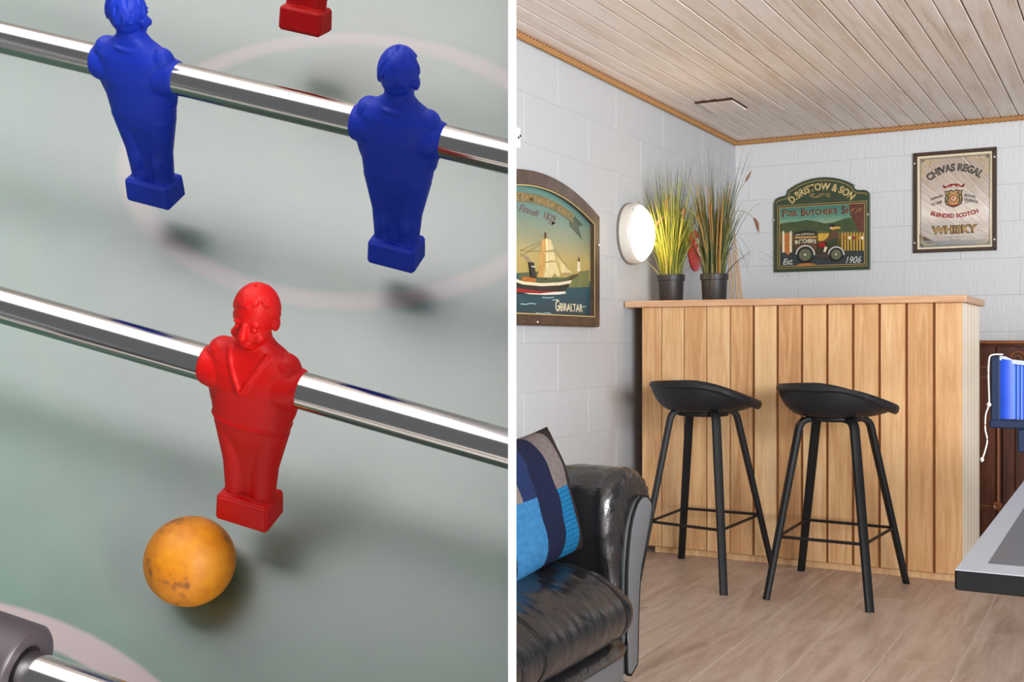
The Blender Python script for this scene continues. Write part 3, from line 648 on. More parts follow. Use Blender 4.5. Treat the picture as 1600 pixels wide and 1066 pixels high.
# ------------------------------------------------------------------ potted grasses on the counter
M['pot'] = mat('black_pot', (.02, .02, .022), .5); M['soil'] = mat('dark_soil', (.03, .022, .015), .9)
def blades(name, cols):
    m, t, p = nt(name); at = N(t, 'ShaderNodeAttribute', attribute_name='tone'); r = ramp(t, cols); t.links.new(at.outputs['Fac'], r.inputs[0]); t.links.new(r.outputs[0], p.inputs['Base Color']); p.inputs['Roughness'].default_value = .5
    tr = N(t, 'ShaderNodeBsdfTranslucent'); t.links.new(r.outputs[0], tr.inputs[0]); mx = N(t, 'ShaderNodeMixShader'); mx.inputs[0].default_value = .3
    t.links.new(p.outputs[0], mx.inputs[1]); t.links.new(tr.outputs[0], mx.inputs[2]); t.links.new(mx.outputs[0], t.nodes['Material Output'].inputs[0]); return m
def blade(bm, tl, base, lean, az, H, w, tone, droop=0.0, curl=0.0, n=9):
    d = Vector((math.cos(az), math.sin(az), 0)); s = Vector((-d.y, d.x, 0)); prev = None
    tw = random.uniform(0, PI)
    s = (s * math.cos(tw) + d * math.sin(tw)); ends = None
    for i in range(n + 1):
        u = i / n
        p = base + d * (lean * (u ** 1.6) * H + curl * u * u * H) + Vector((0, 0, H * (u - droop * max(0, u - .55) ** 2 * 4)))
        k = w * (1 - u ** 2.2) * .5 + .0004
        a, b = bm.verts.new(p - s * k), bm.verts.new(p + s * k)
        a[tl] = b[tl] = tone
        if prev: bm.faces.new((prev[0], prev[1], b, a))
        prev = (a, b); ends = p
    return ends
def grass(label, loc, mats, specs, seeds, rp=(.068, .055, .135), extras=()):
    g = empty('potted_grass', label, 'potted plant', loc, 0, 'potted grasses on the bar')
    R, r, h = rp; lim = XW + .012 - loc[0]
    link('pot', lathe(bmesh.new(), [(r, .001), (r + .002, .004), (R - .006, h - .03), (R - .001, h - .028), (R, h - .002), (R - .002, h), (R - .006, h - .002), (R - .007, h - .02)], 40, cap=False), M['pot'], g, 40)
    link('soil', lathe(bmesh.new(), [(.001, h - .025), (R - .007, h - .022)], 24, cap=False), M['soil'], g)
    bm = bmesh.new(); tl = bm.verts.layers.float.new('tone')
    for (cnt, lean, Hr, wr, tr_, droop, azr) in specs:
        for i in range(cnt):
            az = random.uniform(*azr); q = random.random() ** .5 * .05
            b = Vector((q * math.cos(az), q * math.sin(az), h - .03))
            blade(bm, tl, b, random.uniform(*lean), az + random.uniform(-.4, .4), random.uniform(*Hr), random.uniform(*wr), random.uniform(*tr_), random.uniform(*droop), random.uniform(-.03, .05))
    for (az, lean, H, w, tone, dr, cu) in extras: blade(bm, tl, Vector((.05 * math.cos(az), .05 * math.sin(az), h - .03)), lean, az, H, w, tone, dr, cu, 16)
    for v in bm.verts: v.co.x = max(v.co.x, lim)
    o = link('foliage', bm, mats, g); o['kind'] = 'stuff'
    for (pts, rr) in seeds:
        P = bez(pts, 8); n = len(P); k0 = int(n * .74)
        bm = bmesh.new(); tube(bm, P[:k0 + 2], .0016, 5); st = link('seed_stalk', bm, M['stalk'], g, 60)
        bm = bmesh.new(); Q = P[k0:]
        sweep(bm, Q, circ(1, 7), scale=[rr * (.35 + .65 * math.sin(PI * min(1, .12 + .86 * i / (len(Q) - 1)))) for i in range(len(Q))])
        for i, p in enumerate(Q):
            for _ in range(9):
                v = Vector((random.gauss(0, 1), random.gauss(0, 1), random.gauss(0, 1))).normalized(); t = (Q[min(i + 1, len(Q) - 1)] - Q[max(0, i - 1)]).normalized()
                a = p + v * rr * .6; b = p + v * rr * 1.5 + t * .012; s = v.cross(t).normalized() * .0008
                bm.faces.new([bm.verts.new(c) for c in (a - s, a + s, b)])
        link('seed_head', bm, M['seed'], st)
    return g
M['stalk'] = flat('stalk', (132, 128, 66), .6); M['seed'] = flat('seed_head', (128, 92, 66), .8, var=.2, bscale=200)
M['grassY'] = blades('fresh_grass', [(0, srgb(52, 62, 34)), (.35, srgb(104, 120, 46)), (.7, srgb(160, 164, 52)), (1, srgb(206, 190, 90))])
M['grassO'] = blades('olive_grass', [(0, srgb(44, 54, 36)), (.4, srgb(92, 104, 58)), (.62, srgb(132, 134, 78)), (.8, srgb(180, 140, 66)), (1, srgb(164, 108, 50))])
ZT = 1.189; A2 = (0, 2 * PI)
y1 = 5.12; x1 = on_back(1048.5, 450, y1)[0]; y2 = 5.16; x2 = on_back(1116, 450, y2)[0]
grass('bushy yellow green ornamental grass in a black pot next to the wall lamp', (x1, y1, ZT), M['grassY'],
      [(200, (.0, .34), (.30, .50), (.004, .008), (.25, 1.0), (0, .05), A2), (120, (.05, .5), (.22, .40), (.003, .006), (.1, .8), (0, .15), A2), (50, (.0, .22), (.50, .60), (.0025, .004), (.0, .4), (0, .03), A2), (14, (.5, .9), (.25, .36), (.002, .003), (.6, 1), (.3, .8), A2)], [],
      extras=[(PI + .3, .75, .20, .003, .9, 1.0, .5), (PI + .6, .6, .16, .003, .95, 1.2, .6), (-1.0, .5, .14, .003, .1, 1.2, .8), (.2, .55, .15, .002, .0, .9, .7)])
C0 = Vector((0, 0, .11))
grass('taller olive and ochre grass with drooping seed heads in a black pot, right of the bushier one', (x2, y2, ZT), M['grassO'],
      [(150, (.0, .2), (.28, .52), (.005, .010), (.1, .62), (0, .04), A2), (90, (.05, .38), (.2, .42), (.003, .006), (.0, .5), (0, .2), A2), (46, (.05, .22), (.34, .5), (.006, .010), (.75, 1.0), (0, .03), A2), (40, (.0, .25), (.52, .66), (.002, .003), (.1, .5), (0, .03), A2), (12, (.4, .8), (.24, .34), (.002, .003), (.0, .3), (.5, 1.2), A2)],
      [([C0, (-.06, -.03, .40), (-.10, -.05, .54), (-.16, -.08, .57), (-.20, -.10, .50), (-.21, -.105, .45)], .008), ([C0, (-.03, -.03, .30), (-.09, -.05, .42), (-.17, -.09, .45), (-.23, -.11, .40), (-.25, -.12, .37)], .009),
       ([C0, (.05, .01, .34), (.09, .03, .43), (.14, .06, .43), (.18, .08, .39), (.19, .09, .345)], .009), ([C0, (-.02, -.04, .28), (-.06, -.08, .40), (-.11, -.10, .45), (-.12, -.10, .40)], .008), ([C0, (-.03, .0, .26), (-.10, -.02, .36), (-.15, -.05, .36), (-.19, -.08, .33)], .008), ([C0, (.06, .02, .30), (.10, .03, .50), (.14, .05, .58), (.16, .06, .62)], .006)],
      extras=[(.35, .6, .20, .003, .05, .9, .75), (.55, .7, .24, .003, .1, 1.3, .7), (0.0, .9, .18, .002, .1, 1.5, .9), (-1.3, .4, .12, .004, .7, 2.0, .8), (-1.7, .35, .12, .004, .6, 2.2, .8), (PI + .2, .3, .5, .007, .45, .7, .5), (-2.2, .25, .52, .008, .4, .6, .4), (.5, .2, .56, .006, .35, .5, .35)])
# thin sticks leaning behind the taller grass
M['stick'] = flat('bamboo_stick', (186, 150, 104), .6, var=.12, bscale=60)
for i, (bx, tx, hgt) in enumerate([(1142, 1137, 385), (1147, 1141, 396), (1152, 1144, 372), (1156, 1148, 392), (1160, 1147, 362)]):
    ya, yb = 5.40, 5.44 + .004 * i
    a = on_back(bx, 470, ya); b = on_back(tx, hgt, yb)
    bm = bmesh.new(); A = Vector((a[0], ya, ZT + .001)); B = Vector((b[0], yb, b[1])); tube(bm, [A, A.lerp(B, .5) + Vector((.002, 0, 0)), B], .0042, 8, scale=[1, .9, .6])
    tag(link('bamboo_stick', bm, M['stick'], None, 60), ('%s thin tan stick leaning in the bunch right of the taller grass' % ('leftmost', 'second', 'middle', 'fourth', 'rightmost')[i]), 'stick', 'sticks behind the grass')

# ------------------------------------------------------------------ leather sofa against the left wall
def pw_(name, bm, m, parent, **k):
    """part modelled at its place in the room"""
    o = link(name, bm, m, parent, **k); o.matrix_parent_inverse = parent.matrix_basis.inverted(); return o
def leather(name, col, rough, wr, sc):
    m, t, p = nt(name); L = t.links.new; p.inputs['Base Color'].default_value = (*col, 1); p.inputs['Roughness'].default_value = rough; p.inputs['Specular IOR Level'].default_value = .8
    tc = N(t, 'ShaderNodeTexCoord'); mp = N(t, 'ShaderNodeMapping'); mp.inputs['Scale'].default_value = (1.0, 2.2, 1.0); L(tc.outputs['Object'], mp.inputs[0])
    n1 = N(t, 'ShaderNodeTexNoise', i_Scale=sc, i_Detail=3.0, i_Distortion=1.2); L(mp.outputs[0], n1.inputs['Vector'])
    n2 = N(t, 'ShaderNodeTexVoronoi', i_Scale=420.0); L(tc.outputs['Object'], n2.inputs['Vector'])
    b1 = N(t, 'ShaderNodeBump', i_Strength=wr, i_Distance=.02); L(n1.outputs['Fac'], b1.inputs['Height'])
    b2 = N(t, 'ShaderNodeBump', i_Strength=.08, i_Distance=.002); L(n2.outputs['Distance'], b2.inputs['Height']); L(b1.outputs['Normal'], b2.inputs['Normal']); L(b2.outputs['Normal'], p.inputs['Normal']); return m
M['leather'] = leather('black_leather', (.011, .011, .0125), .21, .26, 9)
M['leather_sheen'] = leather('smooth_leather_sheen', (.12, .128, .14), .40, .04, 6)  # the black leather made grey, with the window's reflection put into its colour
M['piping'] = mat('leather_piping', (.008, .008, .008), .7, spec=.2)
sofa = empty('leather_sofa', 'black leather sofa with rolled arm and front panel with painted grey sheen in the lower middle', 'sofa', (-1.6, 1.95, 0))
def loft(bm, rings, closed=True, caps=True):
    R = [[bm.verts.new(p) for p in r] for r in rings]; n = len(R[0])
    for a, b in zip(R, R[1:]):
        for i in range(n if closed else n - 1): bm.faces.new((a[i], a[(i + 1) % n], b[(i + 1) % n], b[i]))
    if caps: bm.faces.new(R[0][::-1]); bm.faces.new(R[-1])
    bmesh.ops.recalc_face_normals(bm, faces=list(bm.faces)); return bm
armp = [(2.62, .16), (2.615, .36), (2.60, .44), (2.585, .52), (2.59, .585), (2.62, .635), (2.68, .664), (2.75, .664), (2.82, .642), (2.866, .606), (2.880, .570), (2.862, .545), (2.835, .53), (2.80, .46), (2.775, .38), (2.765, .28), (2.762, .16)]
def armring(x, grow=0.0, n=4):
    P = [(p.x, p.y) for p in bez([(a, b, 0) for a, b in armp], n)]
    cy, cz = 2.72, .56; out = []
    for i, (a, b) in enumerate(P):
        k = 1 + grow; out.append(Vector((x, cy + (a - cy) * k, cz + (b - cz) * k if b > .45 else b)))
    return out
rings = []
for k in range(46):
    x = -2.02 + (-1.200 + 2.02) * k / 45
    rg = armring(x, -.02 + .02 * math.sin(k * .5))
    for p in rg:
        if p.z > .5:
            w = noise.noise(p * 9) * .006 + noise.noise(Vector((p.x * 30, p.y * 8, p.z * 8))) * .0025; p.z += w; p.y += w * .6
    rings.append(rg)
for q in range(1, 9):                                    # gathered, rounded front end of the roll
    t = q / 8; x = -1.200 + .042 * math.sin(t * PI / 2); rg = armring(x, -.30 * (1 - math.cos(t * PI / 2)))
    for i, p in enumerate(rg):
        if p.z > .48: g = math.sin(i * 2.1) * .005 * t; p.z += g; p.y += g
    rings.append(rg)
pw_('arm', loft(bmesh.new(), rings), M['leather'], sofa, smooth=70)
pan = [(2.768, .583), (2.800, .578), (2.829, .556), (2.822, .525), (2.800, .480), (2.775, .430), (2.757, .395), (2.745, .342), (2.736, .25), (2.731, .152), (2.715, .138), (2.695, .127), (2.682, .128), (2.664, .145), (2.662, .25), (2.663, .36), (2.668, .426), (2.682, .490), (2.702, .535), (2.735, .570)]
P = [(p.x, p.y) for p in bez([(a, b, 0) for a, b in pan + [pan[0]]], 3)[:-1]]
def xprism(pts, xf, xb, bev):
    bm = prism(bmesh.new(), pts, -xf, -xb, bev=bev, seg=3)
    for v in bm.verts: v.co = Vector((-v.co.y, v.co.x, v.co.z))
    bmesh.ops.recalc_face_normals(bm, faces=list(bm.faces)); return bm
pw_('arm_front_panel', xprism(P, -1.143, -1.22, .006), M['leather_sheen'], sofa, smooth=50)['label'] = 'smooth leather panel on the front of the arm, grey sheen painted in'
bm = tube(bmesh.new(), [(-1.147, a, b) for a, b in P + [P[0]]], .0045, 6); pw_('panel_piping', bm, M['piping'], sofa, smooth=60)
# seat: waterfall cushion with stitched seams
SEAM = (2.460, 2.036, 1.936)
prof = [(-1.80, .30), (-1.80, .42), (-1.72, .452), (-1.55, .462), (-1.38, .462), (-1.24, .452), (-1.14, .428), (-1.075, .388), (-1.052, .345), (-1.062, .302), (-1.10, .272), (-1.20, .262), (-1.5, .262)]
pb = [(p.x, p.y) for p in bez([(a, b, 0) for a, b in prof], 5)]
def cush(y, end):
    pin = sum(math.exp(-((y - s) / .010) ** 2) for s in SEAM) * .010
    pinw = sum(math.exp(-((y - s) / .08) ** 2) for s in SEAM) * .006
    out = []
    for a, b in pb:
        cx, cz = -1.42, .35; k = 1 - pin * 1.2 - pinw
        d = math.sqrt(max(0, 1 - end * end)); kz = .25 + .75 * d; kx = .80 + .20 * d
        p = Vector((cx + (a - cx) * (k if a > -1.6 else 1) * kx, y, cz + (b - cz) * k * kz))
        if b > .3: w = noise.noise(Vector((p.x * 6, p.y * 10, p.z * 6))) * .006 + noise.noise(Vector((p.x * 14, p.y * 34, 3))) * .0022; p.z += w; p.x += w * .5
        out.append(p)
    return out
ys = [1.28 + .006 * i for i in range(int((2.542 - 1.28) / .006) + 1)]
rings = [cush(y, min(1, (y - 2.475) / .0675) if y > 2.475 else 0) for y in ys]
pw_('seat_cushion', loft(bmesh.new(), rings), M['leather'], sofa, smooth=80)
for s in SEAM:
    pw_('cushion_seam', tube(bmesh.new(), [p + Vector((0, 0, .0)) for p in cush(s, 0)[4:-6]], .0028, 6), M['piping'], sofa, smooth=60)
bm = bmesh.new(); st = cush(2.022, 0)[12:-8]
for i in range(0, len(st) - 1):
    for q in (.15, .65):
        a = st[i].lerp(st[i + 1], q); b = st[i].lerp(st[i + 1], q + .25); tube(bm, [a + (a - Vector((-1.42, a.y, .35))).normalized() * .001, b + (b - Vector((-1.42, b.y, .35))).normalized() * .001], .0016, 5)
o = pw_('stitching', bm, M['piping'], sofa); o['kind'] = 'stuff'
rl = [(-1.30, .268), (-1.14, .272), (-1.092, .262), (-1.078, .246), (-1.088, .226), (-1.12, .216), (-1.30, .214)]
pw_('front_rail', loft(bmesh.new(), [[Vector((-1.19 + (a + 1.19) * k, y, .243 + (b - .243) * k)) for a, b in rl] for y, k in ((1.28, 1), (1.6, 1), (2.0, 1), (2.4, 1), (2.5, 1), (2.522, .93), (2.534, .75), (2.538, .5))]), M['leather'], sofa, smooth=60)
pw_('base_panel', boxm(-1.95, -1.102, 1.28, 2.545, .085, .222, bev=.008, seg=2), M['leather_sheen'], sofa, smooth=50)
pw_('plinth', boxm(-1.90, -1.14, 1.2, 2.74, .02, .09, bev=.004), M['piping'], sofa)
for a, b in ((-1.2, 2.685), (-1.2, 1.2), (-1.9, 2.685), (-1.9, 1.2)):
    pw_('foot', lathe(bmesh.new(), [(.026, 0), (.032, .012), (.03, .13), (.02, .132)], 20, Matrix.Translation((a, b, 0))), M['black'], sofa, smooth=40)
bk = [(-2.04, .2), (-2.05, .6), (-2.03, .82), (-1.97, .875), (-1.86, .875), (-1.78, .83), (-1.74, .72), (-1.71, .55), (-1.69, .44), (-1.72, .38)]
pw_('backrest', loft(bmesh.new(), [[Vector((p.x, y, p.y)) for p in bez([(a, b, 0) for a, b in bk], 4)] for y in [1.26 + .045 * i for i in range(31)]]), M['leather'], sofa, smooth=70)
bm = loft(bmesh.new(), [[Vector((p.x, 1.96 * 2 - p.y, p.z)) for p in r] for r in [armring(-2.02 + .85 * k / 12) for k in range(13)]])
pw_('arm', bm, M['leather'], sofa, smooth=70)

# patchwork pillow on the sofa
m, t, p = nt('patchwork_corduroy'); L = t.links.new
uvn = N(t, 'ShaderNodeUVMap'); sx = N(t, 'ShaderNodeSeparateXYZ'); L(uvn.outputs[0], sx.inputs[0])
def cmath(op, a, b=None):
    n = N(t, 'ShaderNodeMath', operation=op)
    for i, q in enumerate((a, b)):
        if q is None: continue
        if isinstance(q, (int, float)): n.inputs[i].default_value = q
        else: L(q, n.inputs[i])
    return n.outputs[0]
U, V = sx.outputs[0], sx.outputs[1]
navy, brown, taupe, lblue = srgb(28, 34, 66), srgb(52, 42, 44), srgb(136, 124, 122), srgb(62, 132, 186)
low = ramp(t, [(0, lblue), (.02, navy), (.08, lblue), (.20, lblue), (.36, navy), (.60, srgb(30, 142, 190)), (.82, brown)], 'CONSTANT')
upp = ramp(t, [(0, navy), (.08, taupe), (.20, srgb(36, 52, 96)), (.36, navy), (.60, taupe), (.82, brown)], 'CONSTANT')
for r in (low, upp): L(U, r.inputs[0])
cut = N(t, 'ShaderNodeMath', operation='LESS_THAN'); L(V, cut.inputs[0]); cut.inputs[1].default_value = .54
mx = N(t, 'ShaderNodeMix', data_type='RGBA'); L(cut.outputs[0], mx.inputs[0]); L(upp.outputs[0], mx.inputs[6]); L(low.outputs[0], mx.inputs[7])
# woven check inside the turquoise patch
inp = cmath('MULTIPLY', cmath('MULTIPLY', cmath('GREATER_THAN', U, .60), cmath('LESS_THAN', U, .82)), cut.outputs[0])
chk = cmath('MULTIPLY', cmath('GREATER_THAN', cmath('SINE', cmath('MULTIPLY', U, 200.0)), .1), 1.0)
chk2 = cmath('GREATER_THAN', cmath('SINE', cmath('MULTIPLY', V, 165.0)), .1)
dk = cmath('MULTIPLY', cmath('MULTIPLY', cmath('ADD', chk, chk2), .5), inp)
m2 = N(t, 'ShaderNodeMix', data_type='RGBA'); L(dk, m2.inputs[0]); L(mx.outputs[2], m2.inputs[6]); m2.inputs[7].default_value = (*srgb(22, 92, 160), 1)
# corduroy ribs
rib = cmath('SINE', cmath('MULTIPLY', U, 620.0)); bpn = N(t, 'ShaderNodeBump', i_Strength=.6, i_Distance=.002); L(rib, bpn.inputs['Height'])
nz = N(t, 'ShaderNodeTexNoise', i_Scale=26.0, i_Detail=3.0); L(uvn.outputs[0], nz.inputs['Vector'])
hs = N(t, 'ShaderNodeHueSaturation'); L(m2.outputs[2], hs.inputs['Color']); L(cmath('ADD', cmath('MULTIPLY', nz.outputs['Fac'], .5), cmath('ADD', cmath('MULTIPLY', rib, .16), .38)), hs.inputs['Value'])
L(hs.outputs[0], p.inputs['Base Color']); L(bpn.outputs['Normal'], p.inputs['Normal']); p.inputs['Roughness'].default_value = .9; p.inputs['Specular IOR Level'].default_value = .15; M['pillow'] = m
def pillow_mesh(w, h, th, nu=44, nv=40):
    bm = bmesh.new(); uvl = bm.loops.layers.uv.new('UVMap'); S2 = []
    for side in (-1, 1):
        g = []
        for j in range(nv + 1):
            row = []
            for i in range(nu + 1):
                u, v = i / nu, j / nv; a, b = 2 * u - 1, 2 * v - 1
                e = (1 - abs(a) ** 3.2) * (1 - abs(b) ** 3.2); k = max(0, e) ** .55
                px_ = w / 2 * a * (1 - .05 * (1 - b * b)); pz = h / 2 * b * (1 - .05 * (1 - a * a))
                wv = noise.noise(Vector((u * 4, v * 4, side))) * .010 * k
                row.append((bm.verts.new((px_, side * (th / 2 * k) + wv, pz)), u, v))
            g.append(row)
        S2.append(g)
    for side, g in enumerate(S2):
        for j in range(nv):
            for i in range(nu):
                q = [g[j][i], g[j][i + 1], g[j + 1][i + 1], g[j + 1][i]]
                if side == 1: q = q[::-1]
                f = bm.faces.new([c[0] for c in q])
                for lp_, c in zip(f.loops, q): lp_[uvl].uv = (c[1], c[2])
    bmesh.ops.remove_doubles(bm, verts=list(bm.verts), dist=1e-6); return bm
pl = link('pillow', pillow_mesh(.41, .33, .13), M['pillow'], None, 180)
# front (-y) of the pillow faces into the room (+x); it leans back on the backrest side
pl.matrix_world = Matrix.Translation((-1.288, 2.380, .604)) @ Matrix.Rotation(math.radians(4), 4, 'X') @ Matrix.Rotation(PI / 2, 4, 'Z') @ Matrix.Rotation(math.radians(-16), 4, 'X')
tag(pl, 'patchwork corduroy pillow in navy, taupe and turquoise check on the black sofa', 'pillow')

# ------------------------------------------------------------------ table tennis table and its net
tt = empty('tennis_table', 'grey table tennis table corner with pale border lines and black edge', 'table', (.6, 2.615, 0))
M['ttdark'] = flat('table_grey', (70, 72, 77), .5); M['ttline'] = flat('table_line', (136, 140, 148), .5); M['ttblack'] = flat('table_edge', (9, 9, 10), .7, spec=.15)
pw_('tabletop', boxm(-.163, 1.362, 1.245, 3.985, .738, .7595, bev=.002), M['ttblack'], tt)
pw_('playing_surface', boxm(-.136, 1.335, 1.297, 3.933, .7590, .7599), M['ttdark'], tt)
bm = bmesh.new(); box(bm, -.1625, -.136, 1.2455, 3.9845, .7590, .7597); box(bm, 1.335, 1.3615, 1.2455, 3.9845, .7590, .7597); box(bm, -.136, 1.335, 1.2455, 1.297, .7590, .7597); box(bm, -.136, 1.335, 3.933, 3.9845, .7590, .7597)
pw_('border_line', bm, M['ttline'], tt)['kind'] = 'stuff'
for a in (.22, .98):
    for b in (1.65, 3.58): pw_('leg', boxm(a - .02, a + .02, b - .02, b + .02, 0, .74, bev=.003), M['ttblack'], tt)
for b in (1.65, 3.58): pw_('cross_bar', boxm(.2, 1.0, b - .015, b + .015, .69, .738), M['ttblack'], tt)
ne = empty('table_net', 'blue table tennis net with navy post and loose white tie cord', 'net', (-.2, 2.615, .7605))
M['navy'] = flat('navy_metal', (12, 28, 56), .55, spec=.3); M['sleeve'] = flat('blue_sleeve', (12, 60, 170), .5, var=.15, bscale=25); M['netblue'] = flat('net_blue', (36, 74, 176), .7); M['strand'] = flat('pale_strand', (92, 128, 206), .7); M['cord'] = flat('white_cord', (176, 170, 164), .8); M['band'] = flat('white_band', (150, 156, 176), .7)
pw_('post', boxm(-.268, -.249, 2.604, 2.626, .815, .967, bev=.003), M['navy'], ne)
pw_('post', boxm(1.449, 1.468, 2.604, 2.626, .815, .967, bev=.003), M['navy'], ne)
pw_('bottom_rail', boxm(-.270, 1.470, 2.598, 2.632, .812, .830, bev=.003), M['navy'], ne)
for a in (-.185, 1.352): pw_('clamp', boxm(a - .03, a + .03, 2.60, 2.63, .7615, .812, bev=.003), M['navy'], ne)
bm = bmesh.new(); rr = []
for i in range(13):
    u = i / 12; xx = -.249 + .026 * u; rr.append((xx, 2.607 - .003 * math.sin(u * PI)))
prism(bm, [(0, 0), (1, 0), (1, 1), (0, 1)], 0, 1); bmesh.ops.delete(bm, geom=list(bm.verts), context='VERTS')
loft(bm, [[Vector((a, b, .832)), Vector((a, b, .962 - .004 * i / 12)), Vector((a, b + .012, .962 - .004 * i / 12)), Vector((a, b + .012, .832))] for i, (a, b) in enumerate(rr)])
pw_('sleeve', bm, M['sleeve'], ne, smooth=50)
pw_('mesh_panel', boxm(-.223, 1.45, 2.613, 2.616, .832, .952), M['netblue'], ne)
bm = bmesh.new()
for i in range(120):
    xx = -.222 + .0075 * i; box(bm, xx - .0010, xx + .0010, 2.6105, 2.613, .833 - .002 * math.sin(i), .952)
pw_('net_strands', bm, M['strand'], ne)['kind'] = 'stuff'
pw_('top_band', loft(bmesh.new(), [[Vector((x, 2.606, z)), Vector((x, 2.606, z - .009)), Vector((x, 2.618, z - .009)), Vector((x, 2.618, z))] for x, z in ((-.250, .9675), (-.24, .967), (-.225, .960), (-.2, .957), (.3, .956), (1.45, .966))]), M['band'], ne)
CX = bez([(-.243, 2.604, .971), (-.262, 2.602, .9705), (-.2705, 2.602, .962), (-.272, 2.602, .92), (-.2705, 2.601, .872), (-.272, 2.599, .857), (-.277, 2.598, .84), (-.278, 2.598, .81), (-.274, 2.598, .785), (-.279, 2.598, .76), (-.284, 2.598, .744)], 6)
pw_('tie_cord', tube(bmesh.new(), CX, .0019, 7), M['cord'], ne, smooth=60)
pw_('cord_knot', lathe(bmesh.new(), [(.001, -.005), (.0048, -.002), (.0048, .003), (.001, .006)], 10, Matrix.Translation((-.271, 2.600, .862))), M['cord'], ne, smooth=60)
pw_('cord_knot', lathe(bmesh.new(), [(.001, -.006), (.0045, -.001), (.003, .004), (.001, .005)], 10, Matrix.Translation((-.2845, 2.598, .743))), M['cord'], ne, smooth=60)

# ------------------------------------------------------------------ dark wooden cabinet right of the bar
M['rosewood'] = wood('dark_rosewood', [(.25, srgb(44, 20, 12)), (.5, srgb(70, 34, 20)), (.8, srgb(98, 54, 32))], (10, 10, .9), 3, .35, .1, 1.0, .02)
M['bead'] = wood('pale_moulding', [(.3, srgb(104, 58, 30)), (.7, srgb(140, 84, 46))], (10, 10, 1), 3, .35, .1)
kb = empty('wooden_cabinet', 'dark reddish wooden cabinet with carved front and pale mouldings behind the bar end', 'cabinet', (-.05, 6.3, 0))
pw_('carcass', boxm(-.70, .62, 6.115, 6.545, 0, .985, bev=.003), M['rosewood'], kb)
pw_('cabinet_top', boxm(-.71, .63, 6.095, 6.55, .985, 1.003, bev=.005, seg=2), M['bead'], kb)
pw_('corner_stile', boxm(-.70, -.605, 6.10, 6.13, .02, .972, bev=.003), M['rosewood'], kb)
for z0, z1 in ((.84, .975), (.10, .165)): pw_('rail', boxm(-.60, .62, 6.102, 6.13, z0, z1, bev=.004), M['rosewood'], kb)
for z in (.868, .815, .163): pw_('thin_moulding', boxm(-.70, -.60, 6.094, 6.104, z - .002, z + .002), M['bead'], kb)
for zz in ((.18, .565), (.60, .82)): pw_('bead_moulding', lathe(bmesh.new(), [(.002, zz[0]), (.009, zz[0] + .004), (.009, zz[1] - .004), (.002, zz[1])], 12, Matrix.Translation((-.592, 6.099, 0))), M['bead'], kb, smooth=50)
for x0, x1 in ((-.575, 0), (.02, .6)):
    d = pw_('door', boxm(x0, x1, 6.098, 6.12, .18, .82, bev=.006), M['rosewood'], kb)
    o = pw_('raised_panel', boxm(x0 + .06, x1 - .06, 6.09, 6.10, .25, .75, bev=.006), M['rosewood'], kb)
pw_('round_boss', lathe(bmesh.new(), [(.022, 0), (.022, .008), (.014, .015), (.006, .012), (.001, .017)], 24, Matrix.Translation((-.598, 6.098, .166)) @ Matrix.Rotation(PI / 2, 4, 'X')), M['bead'], kb, smooth=40)
bm = bmesh.new(); tube(bm, [(-.502 + .034 * math.cos(2 * PI * i / 28), 6.10, .912 + .034 * math.sin(2 * PI * i / 28)) for i in range(29)], .006, 8); tube(bm, [(-.502 + .016 * math.cos(2 * PI * i / 20), 6.10, .912 + .016 * math.sin(2 * PI * i / 20)) for i in range(21)], .004, 8)
pw_('carved_rosette', bm, M['bead'], kb, smooth=60)['kind'] = 'stuff'

# ------------------------------------------------------------------ white divider board and the tilted table football set beside it
dv = structure(link('wall_divider', boxm(-.00122, .00126, .34, 1.05, 0.0, 1.75, bev=.0002), M['divider'])); dv.rotation_euler = (0, 0, TH)
U_ = Vector((.95162818, -.1739308, -.25328222)).normalized()
Nn = Vector((-.04458824, -.89379659, .44625055)); Nn = (Nn - U_ * Nn.dot(U_)).normalized(); V_ = Nn.cross(U_)
P1 = Vector((-.10890773, .46860052, -.01509276)); SP = .13712863; HR = .090
C2R = Matrix.Translation((0, 0, 1)) @ Matrix.Rotation(TH, 4, 'Z')         # viewing frame -> room
def frame_at(Pt):
    return C2R @ Matrix(((U_.x, V_.x, Nn.x, Pt.x), (U_.y, V_.y, Nn.y, Pt.y), (U_.z, V_.z, Nn.z, Pt.z), (0, 0, 0, 1)))
F0 = P1 - Nn * HR                                                             # field frame origin
def u_end(v, h=0.0, gap=.0013): return (-gap - F0.x - v * V_.x - h * Nn.x) / U_.x   # where the divider cuts a line of the field
ft = empty('football_table', 'tilted table football field with pale circle markings on glossy green', 'football table'); ft.matrix_world = frame_at(F0)
